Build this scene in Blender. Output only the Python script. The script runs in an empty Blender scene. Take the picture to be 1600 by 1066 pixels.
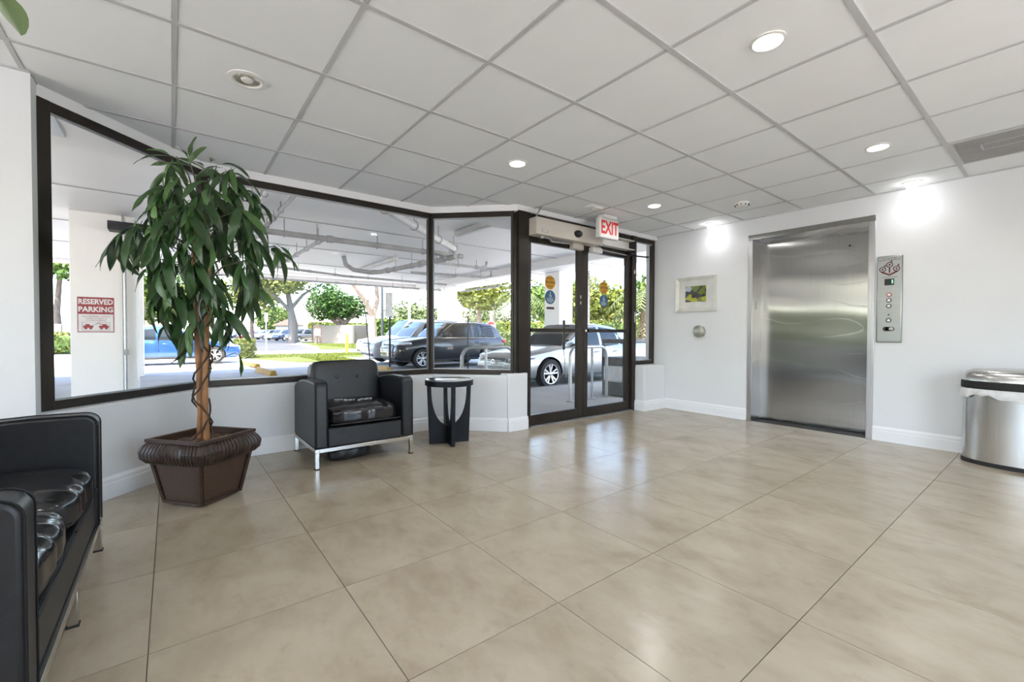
import bpy, bmesh, math, random
from mathutils import Vector, Matrix
R = math.radians
PI = math.pi
sc = bpy.context.scene
COL = sc.collection
random.seed(7)

# ------------------------------------------------------------------ camera
cam = bpy.data.cameras.new('camera')
cam.sensor_fit = 'HORIZONTAL'; cam.sensor_width = 36.0
cam.lens = 683.4 / 1600 * 36.0
cam.clip_start = 0.05; cam.clip_end = 500
cam_o = bpy.data.objects.new('camera', cam); COL.objects.link(cam_o)
_r = Vector((0.61469988, 0.78875561, 0.0029411)); _u = Vector((-0.0159148, 0.00867469, 0.99983572)); _f = Vector((-0.78860052, 0.6146457, -0.01788522))
cam_o.matrix_world = Matrix(((_r.x, _u.x, -_f.x, 1.7933), (_r.y, _u.y, -_f.y, -0.0241), (_r.z, _u.z, -_f.z, 1.015), (0, 0, 0, 1)))
sc.camera = cam_o

# ------------------------------------------------------------------ world, sun, exposure
SKY_STRENGTH = 1.05
SUN_STRENGTH = 14.0
DOWNLIGHT_W = 4.0
EXPOSURE = 0.72
world = bpy.data.worlds.new('world'); sc.world = world; world.use_nodes = True
wn = world.node_tree.nodes; wl = world.node_tree.links
for n in list(wn): wn.remove(n)
w_out = wn.new('ShaderNodeOutputWorld'); w_bg = wn.new('ShaderNodeBackground'); w_sky = wn.new('ShaderNodeTexSky')
w_sky.sky_type = 'NISHITA'; w_sky.sun_disc = False; w_sky.sun_elevation = R(58); w_sky.sun_rotation = R(143)
w_sky.air_density = 1.0; w_sky.dust_density = 2.0; w_sky.ozone_density = 1.0
wl.new(w_sky.outputs[0], w_bg.inputs[0]); w_bg.inputs[1].default_value = SKY_STRENGTH; wl.new(w_bg.outputs[0], w_out.inputs[0])
sun = bpy.data.lights.new('sun', 'SUN'); sun.energy = SUN_STRENGTH; sun.angle = R(0.6); sun.color = (1.0, 0.93, 0.82)
sun_o = bpy.data.objects.new('sun', sun); COL.objects.link(sun_o)
_sd = Vector((0.30, -0.40, 0.95)).normalized()
sun_o.rotation_euler = _sd.to_track_quat('Z', 'Y').to_euler(); sun_o.location = (5, -10, 30)
vs = sc.view_settings
vs.view_transform = 'Standard'; vs.look = 'None'; vs.gamma = 1.0; vs.use_curve_mapping = False; vs.exposure = EXPOSURE
sc.display_settings.display_device = 'sRGB'

# ------------------------------------------------------------------ helpers
class MB:
    def __init__(s): s.v = []; s.f = []; s.m = []
    def add(s, vs_, fs_, m=0):
        b = len(s.v); s.v += [tuple(v) for v in vs_]
        for f in fs_: s.f.append(tuple(b + i for i in f)); s.m.append(m)
        return s
    def bx(s, x0, x1, y0, y1, z0, z1, m=0, M=None):
        if x0 > x1: x0, x1 = x1, x0
        if y0 > y1: y0, y1 = y1, y0
        if z0 > z1: z0, z1 = z1, z0
        v = [(x0, y0, z0), (x1, y0, z0), (x1, y1, z0), (x0, y1, z0), (x0, y0, z1), (x1, y0, z1), (x1, y1, z1), (x0, y1, z1)]
        if M is not None: v = [tuple(M @ Vector(p)) for p in v]
        return s.add(v, [(0, 3, 2, 1), (4, 5, 6, 7), (0, 1, 5, 4), (1, 2, 6, 5), (2, 3, 7, 6), (3, 0, 4, 7)], m)
    def prism(s, poly, z0, z1, m=0, fn=None):
        n = len(poly)
        a = sum(poly[i][0] * poly[(i + 1) % n][1] - poly[(i + 1) % n][0] * poly[i][1] for i in range(n))
        if a < 0: poly = poly[::-1]
        v = [(p[0], p[1], z0) for p in poly] + [(p[0], p[1], z1) for p in poly]
        if fn: v = [fn(*p) for p in v]
        fs = [tuple(range(n - 1, -1, -1)), tuple(range(n, 2 * n))] + [(i, (i + 1) % n, n + (i + 1) % n, n + i) for i in range(n)]
        return s.add(v, fs, m)
    def tube(s, pts, r, n=8, m=0, cap=True):
        pts = [Vector(p) for p in pts]; k = len(pts)
        rs = r if isinstance(r, (list, tuple)) else [r] * k
        t0 = (pts[1] - pts[0]).normalized()
        ref = Vector((0, 0, 1)) if abs(t0.z) < 0.9 else Vector((1, 0, 0))
        nrm = t0.cross(ref).normalized(); vs_ = []; fs = []
        for i, p in enumerate(pts):
            t = (pts[min(i + 1, k - 1)] - pts[max(i - 1, 0)]).normalized()
            nrm = (nrm - t * nrm.dot(t)).normalized(); bi = t.cross(nrm)
            for j in range(n):
                a = 2 * PI * j / n + (PI / 4 if n == 4 else 0)
                vs_.append(p + (nrm * math.cos(a) + bi * math.sin(a)) * rs[i])
        for i in range(k - 1):
            for j in range(n):
                j2 = (j + 1) % n
                fs.append((i * n + j, i * n + j2, (i + 1) * n + j2, (i + 1) * n + j))
        if cap: fs.append(tuple(range(n - 1, -1, -1))); fs.append(tuple((k - 1) * n + j for j in range(n)))
        return s.add(vs_, fs, m)
    def lathe(s, prof, n=24, c=(0, 0, 0), m=0, M=None, caps=True):
        vs_ = []; fs = []; k = len(prof)
        for r, z in prof:
            for j in range(n):
                a = 2 * PI * j / n; p = Vector((r * math.cos(a), r * math.sin(a), z))
                if M is not None: p = M @ p
                vs_.append(p + Vector(c))
        for i in range(k - 1):
            for j in range(n):
                j2 = (j + 1) % n
                fs.append((i * n + j, i * n + j2, (i + 1) * n + j2, (i + 1) * n + j))
        if caps: fs.append(tuple(range(n - 1, -1, -1))); fs.append(tuple((k - 1) * n + j for j in range(n)))
        return s.add(vs_, fs, m)
    def grid(s, fn, nu, nv, m=0, closed_v=False):
        vs_ = [fn(i / nu, j / nv) for i in range(nu + 1) for j in range(nv + (0 if closed_v else 1))]
        w = nv if closed_v else nv + 1; fs = []
        for i in range(nu):
            for j in range(nv):
                j2 = (j + 1) % w
                fs.append((i * w + j, (i + 1) * w + j, (i + 1) * w + j2, i * w + j2))
        return s.add(vs_, fs, m)
    def puff(s, c, size, n=10, k=6, crown=0.0, m=0, wr=0.0, seed=0):
        """a soft cushion: a subdivided box rounded by an L-k norm, crowned and wrinkled"""
        rg = random.Random(seed); ph = [rg.uniform(0, 6.28) for _ in range(8)]
        hx, hy, hz = size[0] / 2, size[1] / 2, size[2] / 2
        for ax in range(3):
            for sg in (-1, 1):
                def fn(u, v):
                    a, b = u * 2 - 1, v * 2 - 1
                    p = [0, 0, 0]; p[ax] = sg; p[(ax + 1) % 3] = a * sg if True else a; p[(ax + 2) % 3] = b
                    nk = (abs(p[0]) ** k + abs(p[1]) ** k + abs(p[2]) ** k) ** (1 / k)
                    q = [t / nk for t in p]
                    x, y, z = q[0] * hx, q[1] * hy, q[2] * hz
                    e = (1 - q[0] ** 2) * (1 - q[1] ** 2)
                    if q[2] > 0: z += crown * max(e, 0) ** .5 * q[2]
                    if wr:
                        w = math.sin(15 * q[1] + 2.5 * q[0] + ph[0]) * (.6 + .4 * math.sin(4 * q[1] + ph[1])) + .5 * math.sin(9.5 * q[1] - 4 * q[0] + ph[2]) + .35 * math.sin(22 * q[1] + ph[3])
                        fr = max(0, q[0]) ** 2.5; sd_ = abs(q[1]) ** 6
                        if q[2] > -.5: z += wr * w * (.12 + .88 * fr) + wr * .8 * math.sin(9 * q[0] + ph[4]) * sd_; x += wr * .9 * w * fr
                    return (c[0] + x, c[1] + y, c[2] + z)
                s.grid(fn, n, n, m)
        return s
    def text(s, key, size, fn, m=0):
        vs_, fs = TXT[key]
        return s.add([fn(x * size, y * size) for x, y in vs_], fs, m)
    def mesh(s, name, mats, smooth=35, weld=False):
        me = bpy.data.meshes.new(name)
        me.from_pydata(s.v, [], s.f)
        if not isinstance(mats, (list, tuple)): mats = [mats]
        for mt in mats: me.materials.append(mt)
        if any(s.m): me.polygons.foreach_set('material_index', s.m)
        if weld:
            bm = bmesh.new(); bm.from_mesh(me); bmesh.ops.remove_doubles(bm, verts=bm.verts, dist=1e-5); bmesh.ops.recalc_face_normals(bm, faces=bm.faces); bm.to_mesh(me); bm.free()
        if smooth:
            me.polygons.foreach_set('use_smooth', [True] * len(me.polygons)); me.set_sharp_from_angle(angle=R(smooth))
        me.update()
        return me
    def build(s, name, mats, parent=None, smooth=35, bevel=0, seg=2, weld=False, loc=None):
        o = bpy.data.objects.new(name, s.mesh(name, mats, smooth, weld)); COL.objects.link(o)
        if parent is not None: o.parent = parent
        if loc: o.location = loc
        if bevel:
            b = o.modifiers.new('bevel', 'BEVEL'); b.width = bevel; b.segments = seg; b.limit_method = 'ANGLE'; b.angle_limit = R(30)
        return o

def tag(o, label=None, cat=None, group=None, kind=None):
    if label: o['label'] = label
    if cat: o['category'] = cat
    if group: o['group'] = group
    if kind: o['kind'] = kind
    return o
def thing(name, label, cat, loc=(0, 0, 0), rotz=0, group=None, kind=None):
    o = bpy.data.objects.new(name, None); COL.objects.link(o); o.empty_display_size = .1
    o.location = loc; o.rotation_euler = (0, 0, rotz)
    return tag(o, label, cat, group, kind)
def inst(name, me, parent=None, loc=(0, 0, 0), rot=None, scale=None):
    o = bpy.data.objects.new(name, me); COL.objects.link(o)
    if parent is not None: o.parent = parent
    o.location = loc
    if rot is not None:
        if isinstance(rot, Matrix): o.rotation_euler = rot.to_euler()
        else: o.rotation_euler = rot
    if scale: o.scale = scale
    return o
def copy_tree(o, parent=None):
    c = o.copy(); COL.objects.link(c); c.parent = parent
    for ch in list(o.children): copy_tree(ch, c)
    return c
def clip_rect(poly, x0, x1, y0, y1):
    def cut(P, ins, itx):
        out = []
        for i in range(len(P)):
            a, b = P[i - 1], P[i]; ia, ib = ins(a), ins(b)
            if ia != ib: out.append(itx(a, b))
            if ib: out.append(b)
        return out
    def ix(X): return lambda a, b: (X, a[1] + (b[1] - a[1]) * (X - a[0]) / (b[0] - a[0]))
    def iy(Y): return lambda a, b: (a[0] + (b[0] - a[0]) * (Y - a[1]) / (b[1] - a[1]), Y)
    P = cut(poly, lambda p: p[0] >= x0, ix(x0))
    if P: P = cut(P, lambda p: p[0] <= x1, ix(x1))
    if P: P = cut(P, lambda p: p[1] >= y0, iy(y0))
    if P: P = cut(P, lambda p: p[1] <= y1, iy(y1))
    out = []
    for p in P:
        if not out or math.dist(p, out[-1]) > 1e-5: out.append(p)
    if len(out) > 1 and math.dist(out[0], out[-1]) < 1e-5: out.pop()
    if len(out) < 3: return None
    a = abs(sum(out[i][0] * out[(i + 1) % len(out)][1] - out[(i + 1) % len(out)][0] * out[i][1] for i in range(len(out)))) / 2
    return out if a > 2e-3 else None

# lettering, made once while the scene is still small
TXT = {}
def make_text(s, bold=0.0, spacing=1.0):
    cu = bpy.data.curves.new('t', 'FONT'); cu.body = s; cu.size = 1; cu.align_x = 'CENTER'; cu.align_y = 'CENTER'; cu.offset = bold; cu.space_character = spacing; cu.resolution_u = 2
    o = bpy.data.objects.new('t', cu); COL.objects.link(o)
    dg = bpy.context.evaluated_depsgraph_get()
    me = bpy.data.meshes.new_from_object(o.evaluated_get(dg))
    TXT[s] = ([(v.co.x, v.co.y) for v in me.vertices], [tuple(p.vertices) for p in me.polygons])
    bpy.data.objects.remove(o); bpy.data.curves.remove(cu); bpy.data.meshes.remove(me)
for t, b in (('EXIT', .03), ('RESERVED', .035), ('PARKING', .035), ('STOP', .03), ('UNAUTHORIZED VEHICLES', 0), ('TOWED AT VEHICLE', 0), ("OWNER'S EXPENSE", 0), ('AUTOMATIC', .02), ('CAUTION', .03), ('DOOR', .02), ('1', .03), ('IN CASE OF FIRE', .01), ('DO NOT USE ELEVATOR', .01)):
    make_text(t, b)

# ------------------------------------------------------------------ materials
def mat(name, col, rough=.5, metal=0.0, col2=None, scale=8.0, bump=0.0, bscale=40.0, coat=0.0, spec=.5, stretch=None, rnd=0.0, island=False, emit=0.0, aniso=0.0):
    m = bpy.data.materials.new(name); m.use_nodes = True
    nt = m.node_tree; N = nt.nodes; L = nt.links; p = N['Principled BSDF']
    p.inputs['Roughness'].default_value = rough; p.inputs['Metallic'].default_value = metal
    p.inputs['Coat Weight'].default_value = coat; p.inputs['Specular IOR Level'].default_value = spec
    if aniso: p.inputs['Anisotropic'].default_value = aniso
    c2 = col2 if col2 else tuple(c * .88 for c in col)
    tc = N.new('ShaderNodeTexCoord'); mp = N.new('ShaderNodeMapping'); L.new(tc.outputs['Object'], mp.inputs[0])
    if stretch: mp.inputs['Scale'].default_value = stretch
    nz = N.new('ShaderNodeTexNoise'); nz.inputs['Scale'].default_value = scale; nz.inputs['Detail'].default_value = 4; L.new(mp.outputs[0], nz.inputs['Vector'])
    mx = N.new('ShaderNodeMix'); mx.data_type = 'RGBA'
    mx.inputs[6].default_value = (*col, 1); mx.inputs[7].default_value = (*c2, 1)
    rp = N.new('ShaderNodeMapRange'); rp.inputs[1].default_value = .35; rp.inputs[2].default_value = .65; L.new(nz.outputs[0], rp.inputs[0])
    if island:
        g = N.new('ShaderNodeNewGeometry'); L.new(g.outputs['Random Per Island'], mx.inputs[0])
    else: L.new(rp.outputs[0], mx.inputs[0])
    out = mx.outputs[2]
    if rnd:
        oi = N.new('ShaderNodeObjectInfo'); hs = N.new('ShaderNodeHueSaturation'); mr = N.new('ShaderNodeMapRange')
        mr.inputs[3].default_value = 1 - rnd; mr.inputs[4].default_value = 1 + rnd; L.new(oi.outputs['Random'], mr.inputs[0]); L.new(mr.outputs[0], hs.inputs['Value']); L.new(out, hs.inputs['Color']); out = hs.outputs[0]
    L.new(out, p.inputs['Base Color'])
    if bump:
        nb = N.new('ShaderNodeTexNoise'); nb.inputs['Scale'].default_value = bscale; nb.inputs['Detail'].default_value = 3; L.new(mp.outputs[0], nb.inputs['Vector'])
        bp = N.new('ShaderNodeBump'); bp.inputs['Strength'].default_value = bump; bp.inputs['Distance'].default_value = .01; L.new(nb.outputs[0], bp.inputs['Height']); L.new(bp.outputs[0], p.inputs['Normal'])
    if emit:
        L.new(out, p.inputs['Emission Color']); p.inputs['Emission Strength'].default_value = emit
    return m
def glass_mat(name, tint=(.97, .985, .98), refl=.9):
    m = bpy.data.materials.new(name); m.use_nodes = True; N = m.node_tree.nodes; L = m.node_tree.links
    for n in list(N): N.remove(n)
    o = N.new('ShaderNodeOutputMaterial'); t = N.new('ShaderNodeBsdfTransparent'); g = N.new('ShaderNodeBsdfGlossy'); mx = N.new('ShaderNodeMixShader'); fr = N.new('ShaderNodeFresnel'); mu = N.new('ShaderNodeMath')
    t.inputs[0].default_value = (*tint, 1); g.inputs['Roughness'].default_value = .01; fr.inputs[0].default_value = 1.45
    mu.operation = 'MULTIPLY'; mu.inputs[1].default_value = refl; L.new(fr.outputs[0], mu.inputs[0]); L.new(mu.outputs[0], mx.inputs[0]); L.new(t.outputs[0], mx.inputs[1]); L.new(g.outputs[0], mx.inputs[2]); L.new(mx.outputs[0], o.inputs[0])
    return m
M = {}
M['wall'] = mat('white_wall_paint', (.72, .74, .765), .55, col2=(.70, .72, .745), scale=2, bump=.03, bscale=120)
M['trim'] = mat('white_trim_paint', (.82, .83, .85), .4, col2=(.80, .81, .83), scale=3)
M['ceil'] = mat('ceiling_tile', (.84, .87, .89), .8, col2=(.82, .85, .87), scale=3, bump=.12, bscale=260, rnd=.012)
M['tbar'] = mat('ceiling_grid_metal', (.52, .53, .54), .5, col2=(.49, .50, .51), scale=5)  # white-painted bars, greyed so the colour carries their dimmer lighting
M['grout'] = mat('grout', (.16, .14, .115), .9)
M['bronze'] = mat('dark_bronze_frame', (.022, .017, .014), .32, .35, col2=(.032, .025, .02), scale=6)
M['glass'] = glass_mat('clear_glass', tint=(.985, .99, .985), refl=.32)
M['steel'] = mat('brushed_steel', (.38, .38, .37), .18, 1.0, col2=(.35, .35, .342), scale=3, stretch=(60, 60, 1), aniso=.92)
_n = M['steel'].node_tree.nodes.new('ShaderNodeTangent'); _n.direction_type = 'RADIAL'; _n.axis = 'Z'; M['steel'].node_tree.links.new(_n.outputs[0], M['steel'].node_tree.nodes['Principled BSDF'].inputs['Tangent'])
M['steeljamb'] = mat('brushed_steel_jamb', (.58, .58, .60), .28, 1.0, col2=(.5, .5, .52), scale=3, stretch=(60, 60, 1))
M['chrome'] = mat('satin_chrome', (.72, .71, .68), .22, 1.0, col2=(.66, .65, .62), scale=5)
M['nickel'] = mat('nickel_cap', (.50, .50, .45), .35, .9, col2=(.42, .42, .38), scale=20)
M['leather'] = mat('black_leather', (.010, .011, .014), .40, 0, col2=(.014, .016, .02), scale=30, bump=.05, bscale=220, spec=.5)
M['leather2'] = mat('black_glossy_seat_leather', (.010, .010, .012), .22, 0, col2=(.014, .014, .017), scale=12, bump=.02, bscale=24, coat=.25)
M['piping'] = mat('leather_piping', (.008, .008, .01), .55, spec=.25)
M['worn'] = mat('peeled_white_backing', (.75, .75, .74), .7, col2=(.5, .5, .5), scale=60)
M['blackwood'] = mat('black_painted_wood', (0.0084, 0.0098, 0.0140), .5, spec=.22, col2=(0.0112, 0.0126, 0.0175), scale=12)
M['blackglass'] = mat('sheen_toned_glass_top', (.50, .54, .58), .22, .5, col2=(.38, .42, .46), scale=2, coat=1.0)  # glossy black top; the window's pale reflection is put into the colour
M['black'] = mat('black_plastic', (.012, .012, .013), .4)
M['rubber'] = mat('black_rubber', (.014, .014, .015), .7)
M['wicker_dark'] = mat('dark_wood_strip', (0.0315, 0.0154, 0.0098), .42, col2=(0.0595, 0.0315, 0.0196), scale=10, stretch=(1, 1, 5))
M['rib'] = mat('carved_dark_rib', (0.0225, 0.0120, 0.0083), .4, col2=(0.0488, 0.0270, 0.0180), scale=25)
M['soil'] = mat('bark_soil', (.06, .035, .025), .95, col2=(.16, .10, .07), scale=30, bump=.6, bscale=50)
M['trunk'] = mat('golden_cane_trunk', (.42, .20, .07), .55, col2=(.20, .085, .03), scale=7, stretch=(3, 3, .7), bump=.2, bscale=30)
M['vine'] = mat('dark_vine', (.07, .035, .02), .7, col2=(.035, .018, .01), scale=30)
M['twig'] = mat('green_twig', (.10, .12, .06), .6)
M['beige'] = mat('beige_metal_housing', (.62, .58, .53), .5, col2=(.58, .54, .49), scale=3)
M['greyw'] = mat('off_white_plastic', (.76, .76, .74), .45, col2=(.72, .72, .70), scale=5)
M['red'] = mat('red_letter', (.75, .02, .02), .5)
M['signred'] = mat('faded_red_sign', (.36, .06, .06), .45, col2=(.31, .045, .05), scale=12)
M['signwhite'] = mat('sign_white', (.78, .77, .76), .5)
M['lens'] = mat('lit_lens', (1, .99, .96), .4, col2=(1, .98, .95), emit=16)
M['bulb'] = mat('lit_bulb', (1, .99, .97), .4, col2=(1, .98, .96), emit=13)
M['offlamp'] = mat('unlit_lamp', (.55, .53, .46), .2, .4, col2=(.30, .28, .22), scale=30)
M['bag'] = mat('clear_white_bag', (.70, .71, .72), .35, col2=(.58, .59, .60), scale=20, bump=.5, bscale=25)
M['orange'] = mat('yellow_orange_decal', (0.4960, 0.2604, 0.0186), .4, col2=(0.4588, 0.2232, 0.0124), scale=20)
M['blue'] = mat('blue_decal', (0.0220, 0.0880, 0.1760), .4, col2=(0.0275, 0.0990, 0.1925), scale=20)
M['decalblack'] = mat('decal_black', (.03, .02, .02), .5)
M['decalwhite'] = mat('decal_white', (.62, .72, .80), .5)
M['soffit'] = mat('white_painted_concrete', (.92, .90, .87), .55, col2=(.87, .85, .82), scale=.6, bump=.05, bscale=8)
M['pipe'] = mat('painted_pipe', (.44, .43, .42), .5, col2=(.36, .35, .34), scale=5)
M['pipew'] = mat('white_pipe', (.70, .69, .67), .45, col2=(.62, .61, .59), scale=5)
M['asphalt'] = mat('asphalt', (.38, .365, .35), .9, col2=(.32, .31, .30), scale=1.2, bump=.2, bscale=80, spec=.15)
M['concrete'] = mat('pale_concrete', (.66, .62, .56), .85, col2=(.58, .54, .49), scale=.8, bump=.1, bscale=40, spec=.15)
M['walk'] = mat('grey_sidewalk_concrete', (.44, .43, .42), .85, col2=(.38, .37, .36), scale=1.2, bump=.1, bscale=40, spec=.15)
M['kerb'] = mat('kerb_concrete', (.30, .29, .28), .9, col2=(.24, .235, .23), scale=3)
M['lot'] = mat('dark_lot_asphalt', (.065, .065, .07), .9, col2=(.045, .045, .05), scale=.4, spec=.15)
M['grassbase'] = mat('lawn_soil', (0.054, 0.073, 0.014), .95, col2=(0.076, 0.089, 0.019), scale=2, spec=.15)
M['grass'] = mat('grass_blades', (0.068, 0.097, 0.014), .8, col2=(0.113, 0.124, 0.025), island=True, spec=.12)
M['yellow'] = mat('yellow_paint', (0.4340, 0.2520, 0.0350), .7, col2=(0.3500, 0.1890, 0.0280), scale=6)
M['yellow2'] = mat('bright_yellow_paint', (0.5100, 0.3720, 0.0180), .6, col2=(0.4800, 0.3300, 0.0180), scale=6)
M['stucco'] = mat('beige_stucco', (0.2100, 0.1848, 0.1554), .9, col2=(0.1932, 0.1680, 0.1386), scale=3, bump=.2, bscale=60, spec=.15)
M['woodgate'] = mat('brown_gate_board', (.14, .10, .08), .8, col2=(.20, .15, .12), scale=4, stretch=(6, 6, .6))
M['bark'] = mat('tree_bark', (0.1120, 0.0800, 0.0600), .9, col2=(0.1680, 0.1320, 0.1040), scale=4, stretch=(2, 2, .6), bump=.5, bscale=12)
M['barkpale'] = mat('pale_palm_bark', (0.1049, 0.0980, 0.0889), .9, col2=(0.1368, 0.1300, 0.1186), scale=4, stretch=(1, 1, 4))
M['galv'] = mat('galvanised_steel', (.45, .46, .47), .4, .8, col2=(.38, .39, .40), scale=12)
M['darkpost'] = mat('dark_post_metal', (.035, .037, .04), .5, .3)
M['fol_dark'] = mat('foliage_dark', (0.018, 0.048, 0.011), .6, col2=(0.056, 0.104, 0.024), island=True, spec=.12)
M['fol_mid'] = mat('foliage_mid', (0.0323, 0.0706, 0.0110), .6, col2=(0.0892, 0.1275, 0.0255), island=True, spec=.12)
M['fol_light'] = mat('foliage_yellow_green', (0.0567, 0.0784, 0.0112), .6, col2=(0.1225, 0.1309, 0.0266), island=True, spec=.12)
M['fol_pale'] = mat('foliage_pale', (0.0490, 0.0735, 0.0245), .6, col2=(0.1078, 0.1274, 0.0539), island=True, spec=.12)
M['frond_dry'] = mat('dry_palm_frond', (0.1872, 0.1368, 0.0792), .7, col2=(0.2232, 0.1944, 0.1224), island=True, spec=.12)
M['core'] = mat('hedge_core', (.05, .09, .02), .9, col2=(.09, .14, .03), scale=5)
M['house'] = mat('far_house_wall', (0.3100, 0.3000, 0.2850), .8)
M['roofbrown'] = mat('brown_roof', (0.1300, 0.0850, 0.0650), .8)
M['tyre'] = mat('tyre_rubber', (.018, .018, .019), .75)
M['alloy'] = mat('alloy_wheel', (.62, .62, .63), .3, .9, col2=(.55, .55, .56), scale=10)
M['carglass'] = mat('car_window_glass', (.008, .011, .013), .05, col2=(.012, .018, .02), scale=1.5, spec=.38)
M['headlamp'] = mat('headlamp_lens', (.70, .73, .76), .08, .3, col2=(.5, .53, .56), scale=14)
M['tail'] = mat('tail_lamp', (.45, .02, .02), .15)
M['carblack'] = mat('car_black_trim', (.015, .015, .016), .45)
M['greybin'] = mat('grey_bin_plastic', (.13, .13, .125), .55, col2=(.10, .10, .098), scale=6)
M['stopred'] = mat('stop_sign_red', (.26, .015, .01), .5, spec=.2)
def paint(name, col, metal=.35):
    return mat(name, col, .28, metal, col2=tuple(c * .93 for c in col), scale=2, coat=.8)

def leaf_mat(name, a, b, back):
    m = mat(name, a, .33, col2=b, scale=9, rnd=.28); N = m.node_tree.nodes; L = m.node_tree.links
    p = N['Principled BSDF']; src = p.inputs['Base Color'].links[0].from_socket
    g = N.new('ShaderNodeNewGeometry'); mx = N.new('ShaderNodeMix'); mx.data_type = 'RGBA'
    L.new(g.outputs['Backfacing'], mx.inputs[0]); L.new(src, mx.inputs[6]); mx.inputs[7].default_value = (*back, 1); L.new(mx.outputs[2], p.inputs['Base Color'])
    return m
M['leaf'] = leaf_mat('glossy_leaf', (.018, .055, .018), (.040, .095, .026), (.07, .125, .055))
M['leaf2'] = leaf_mat('young_leaf', (.055, .14, .035), (.09, .19, .05), (.12, .19, .08))
M['euc'] = leaf_mat('grey_green_leaf', (.22, .32, .24), (.34, .42, .36), (.18, .26, .12))

def floor_mat():
    m = bpy.data.materials.new('beige_stone_tile'); m.use_nodes = True; N = m.node_tree.nodes; L = m.node_tree.links; p = N['Principled BSDF']
    tc = N.new('ShaderNodeTexCoord'); oi = N.new('ShaderNodeObjectInfo'); va = N.new('ShaderNodeVectorMath'); va.operation = 'ADD'
    sc_ = N.new('ShaderNodeVectorMath'); sc_.operation = 'SCALE'; sc_.inputs[0].default_value = (17, 23, 9); L.new(oi.outputs['Random'], sc_.inputs['Scale'])
    L.new(tc.outputs['Object'], va.inputs[0]); L.new(sc_.outputs[0], va.inputs[1])
    mp = N.new('ShaderNodeMapping'); mp.inputs['Scale'].default_value = (1.5, 2.2, 1); mp.inputs['Rotation'].default_value = (0, 0, .5); L.new(va.outputs[0], mp.inputs[0])
    n1 = N.new('ShaderNodeTexNoise'); n1.inputs['Scale'].default_value = 2.0; n1.inputs['Detail'].default_value = 6; n1.inputs['Roughness'].default_value = .62; n1.inputs['Distortion'].default_value = .25; L.new(mp.outputs[0], n1.inputs['Vector'])
    n2 = N.new('ShaderNodeTexNoise'); n2.inputs['Scale'].default_value = 7; n2.inputs['Detail'].default_value = 8; n2.inputs['Roughness'].default_value = .7; L.new(mp.outputs[0], n2.inputs['Vector'])
    r1 = N.new('ShaderNodeValToRGB'); e = r1.color_ramp.elements
    e[0].position = .30; e[0].color = (.325, .262, .185, 1); e[1].position = .62; e[1].color = (.425, .365, .275, 1)
    x = r1.color_ramp.elements.new(.46); x.color = (.385, .325, .24, 1)
    L.new(n1.outputs[0], r1.inputs[0])
    r2 = N.new('ShaderNodeMapRange'); r2.inputs[1].default_value = .54; r2.inputs[2].default_value = .76; r2.inputs[4].default_value = .40; L.new(n2.outputs[0], r2.inputs[0])
    mx = N.new('ShaderNodeMix'); mx.data_type = 'RGBA'; L.new(r2.outputs[0], mx.inputs[0]); L.new(r1.outputs[0], mx.inputs[6]); mx.inputs[7].default_value = (.26, .20, .135, 1)
    hs = N.new('ShaderNodeHueSaturation'); mr = N.new('ShaderNodeMapRange'); mr.inputs[3].default_value = .96; mr.inputs[4].default_value = 1.04; L.new(oi.outputs['Random'], mr.inputs[0]); L.new(mr.outputs[0], hs.inputs['Value']); L.new(mx.outputs[2], hs.inputs['Color'])
    L.new(hs.outputs[0], p.inputs['Base Color'])
    p.inputs['Roughness'].default_value = .23; p.inputs['Specular IOR Level'].default_value = .5
    return m
M['tile'] = floor_mat()
def weave_mat():
    m = bpy.data.materials.new('woven_cane'); m.use_nodes = True; N = m.node_tree.nodes; L = m.node_tree.links; p = N['Principled BSDF']
    tc = N.new('ShaderNodeTexCoord'); ws = []
    dt = N.new('ShaderNodeVectorMath'); dt.operation = 'DOT_PRODUCT'; dt.inputs[1].default_value = (1, 1, 0); L.new(tc.outputs['Object'], dt.inputs[0])
    sx = N.new('ShaderNodeSeparateXYZ'); L.new(tc.outputs['Object'], sx.inputs[0]); cx_ = N.new('ShaderNodeCombineXYZ'); L.new(dt.outputs['Value'], cx_.inputs[0]); L.new(sx.outputs[2], cx_.inputs[2])
    for d, s_ in (('Z', 34), ('X', 30)):
        w = N.new('ShaderNodeTexWave'); w.wave_type = 'BANDS'; w.bands_direction = d; w.inputs['Scale'].default_value = s_; w.inputs['Distortion'].default_value = 2.5; w.inputs['Detail'].default_value = 3; L.new(cx_.outputs[0], w.inputs['Vector']); ws.append(w)
    mu = N.new('ShaderNodeMath'); mu.operation = 'MULTIPLY'; L.new(ws[0].outputs['Fac'], mu.inputs[0]); L.new(ws[1].outputs['Fac'], mu.inputs[1])
    mx = N.new('ShaderNodeMix'); mx.data_type = 'RGBA'; L.new(mu.outputs[0], mx.inputs[0]); mx.inputs[6].default_value = (.022, .010, .006, 1); mx.inputs[7].default_value = (.20, .115, .075, 1)
    L.new(mx.outputs[2], p.inputs['Base Color']); p.inputs['Roughness'].default_value = .5
    bp = N.new('ShaderNodeBump'); bp.inputs['Strength'].default_value = .5; bp.inputs['Distance'].default_value = .004; L.new(mu.outputs[0], bp.inputs['Height']); L.new(bp.outputs[0], p.inputs['Normal'])
    return m
M['weave'] = weave_mat()
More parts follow.
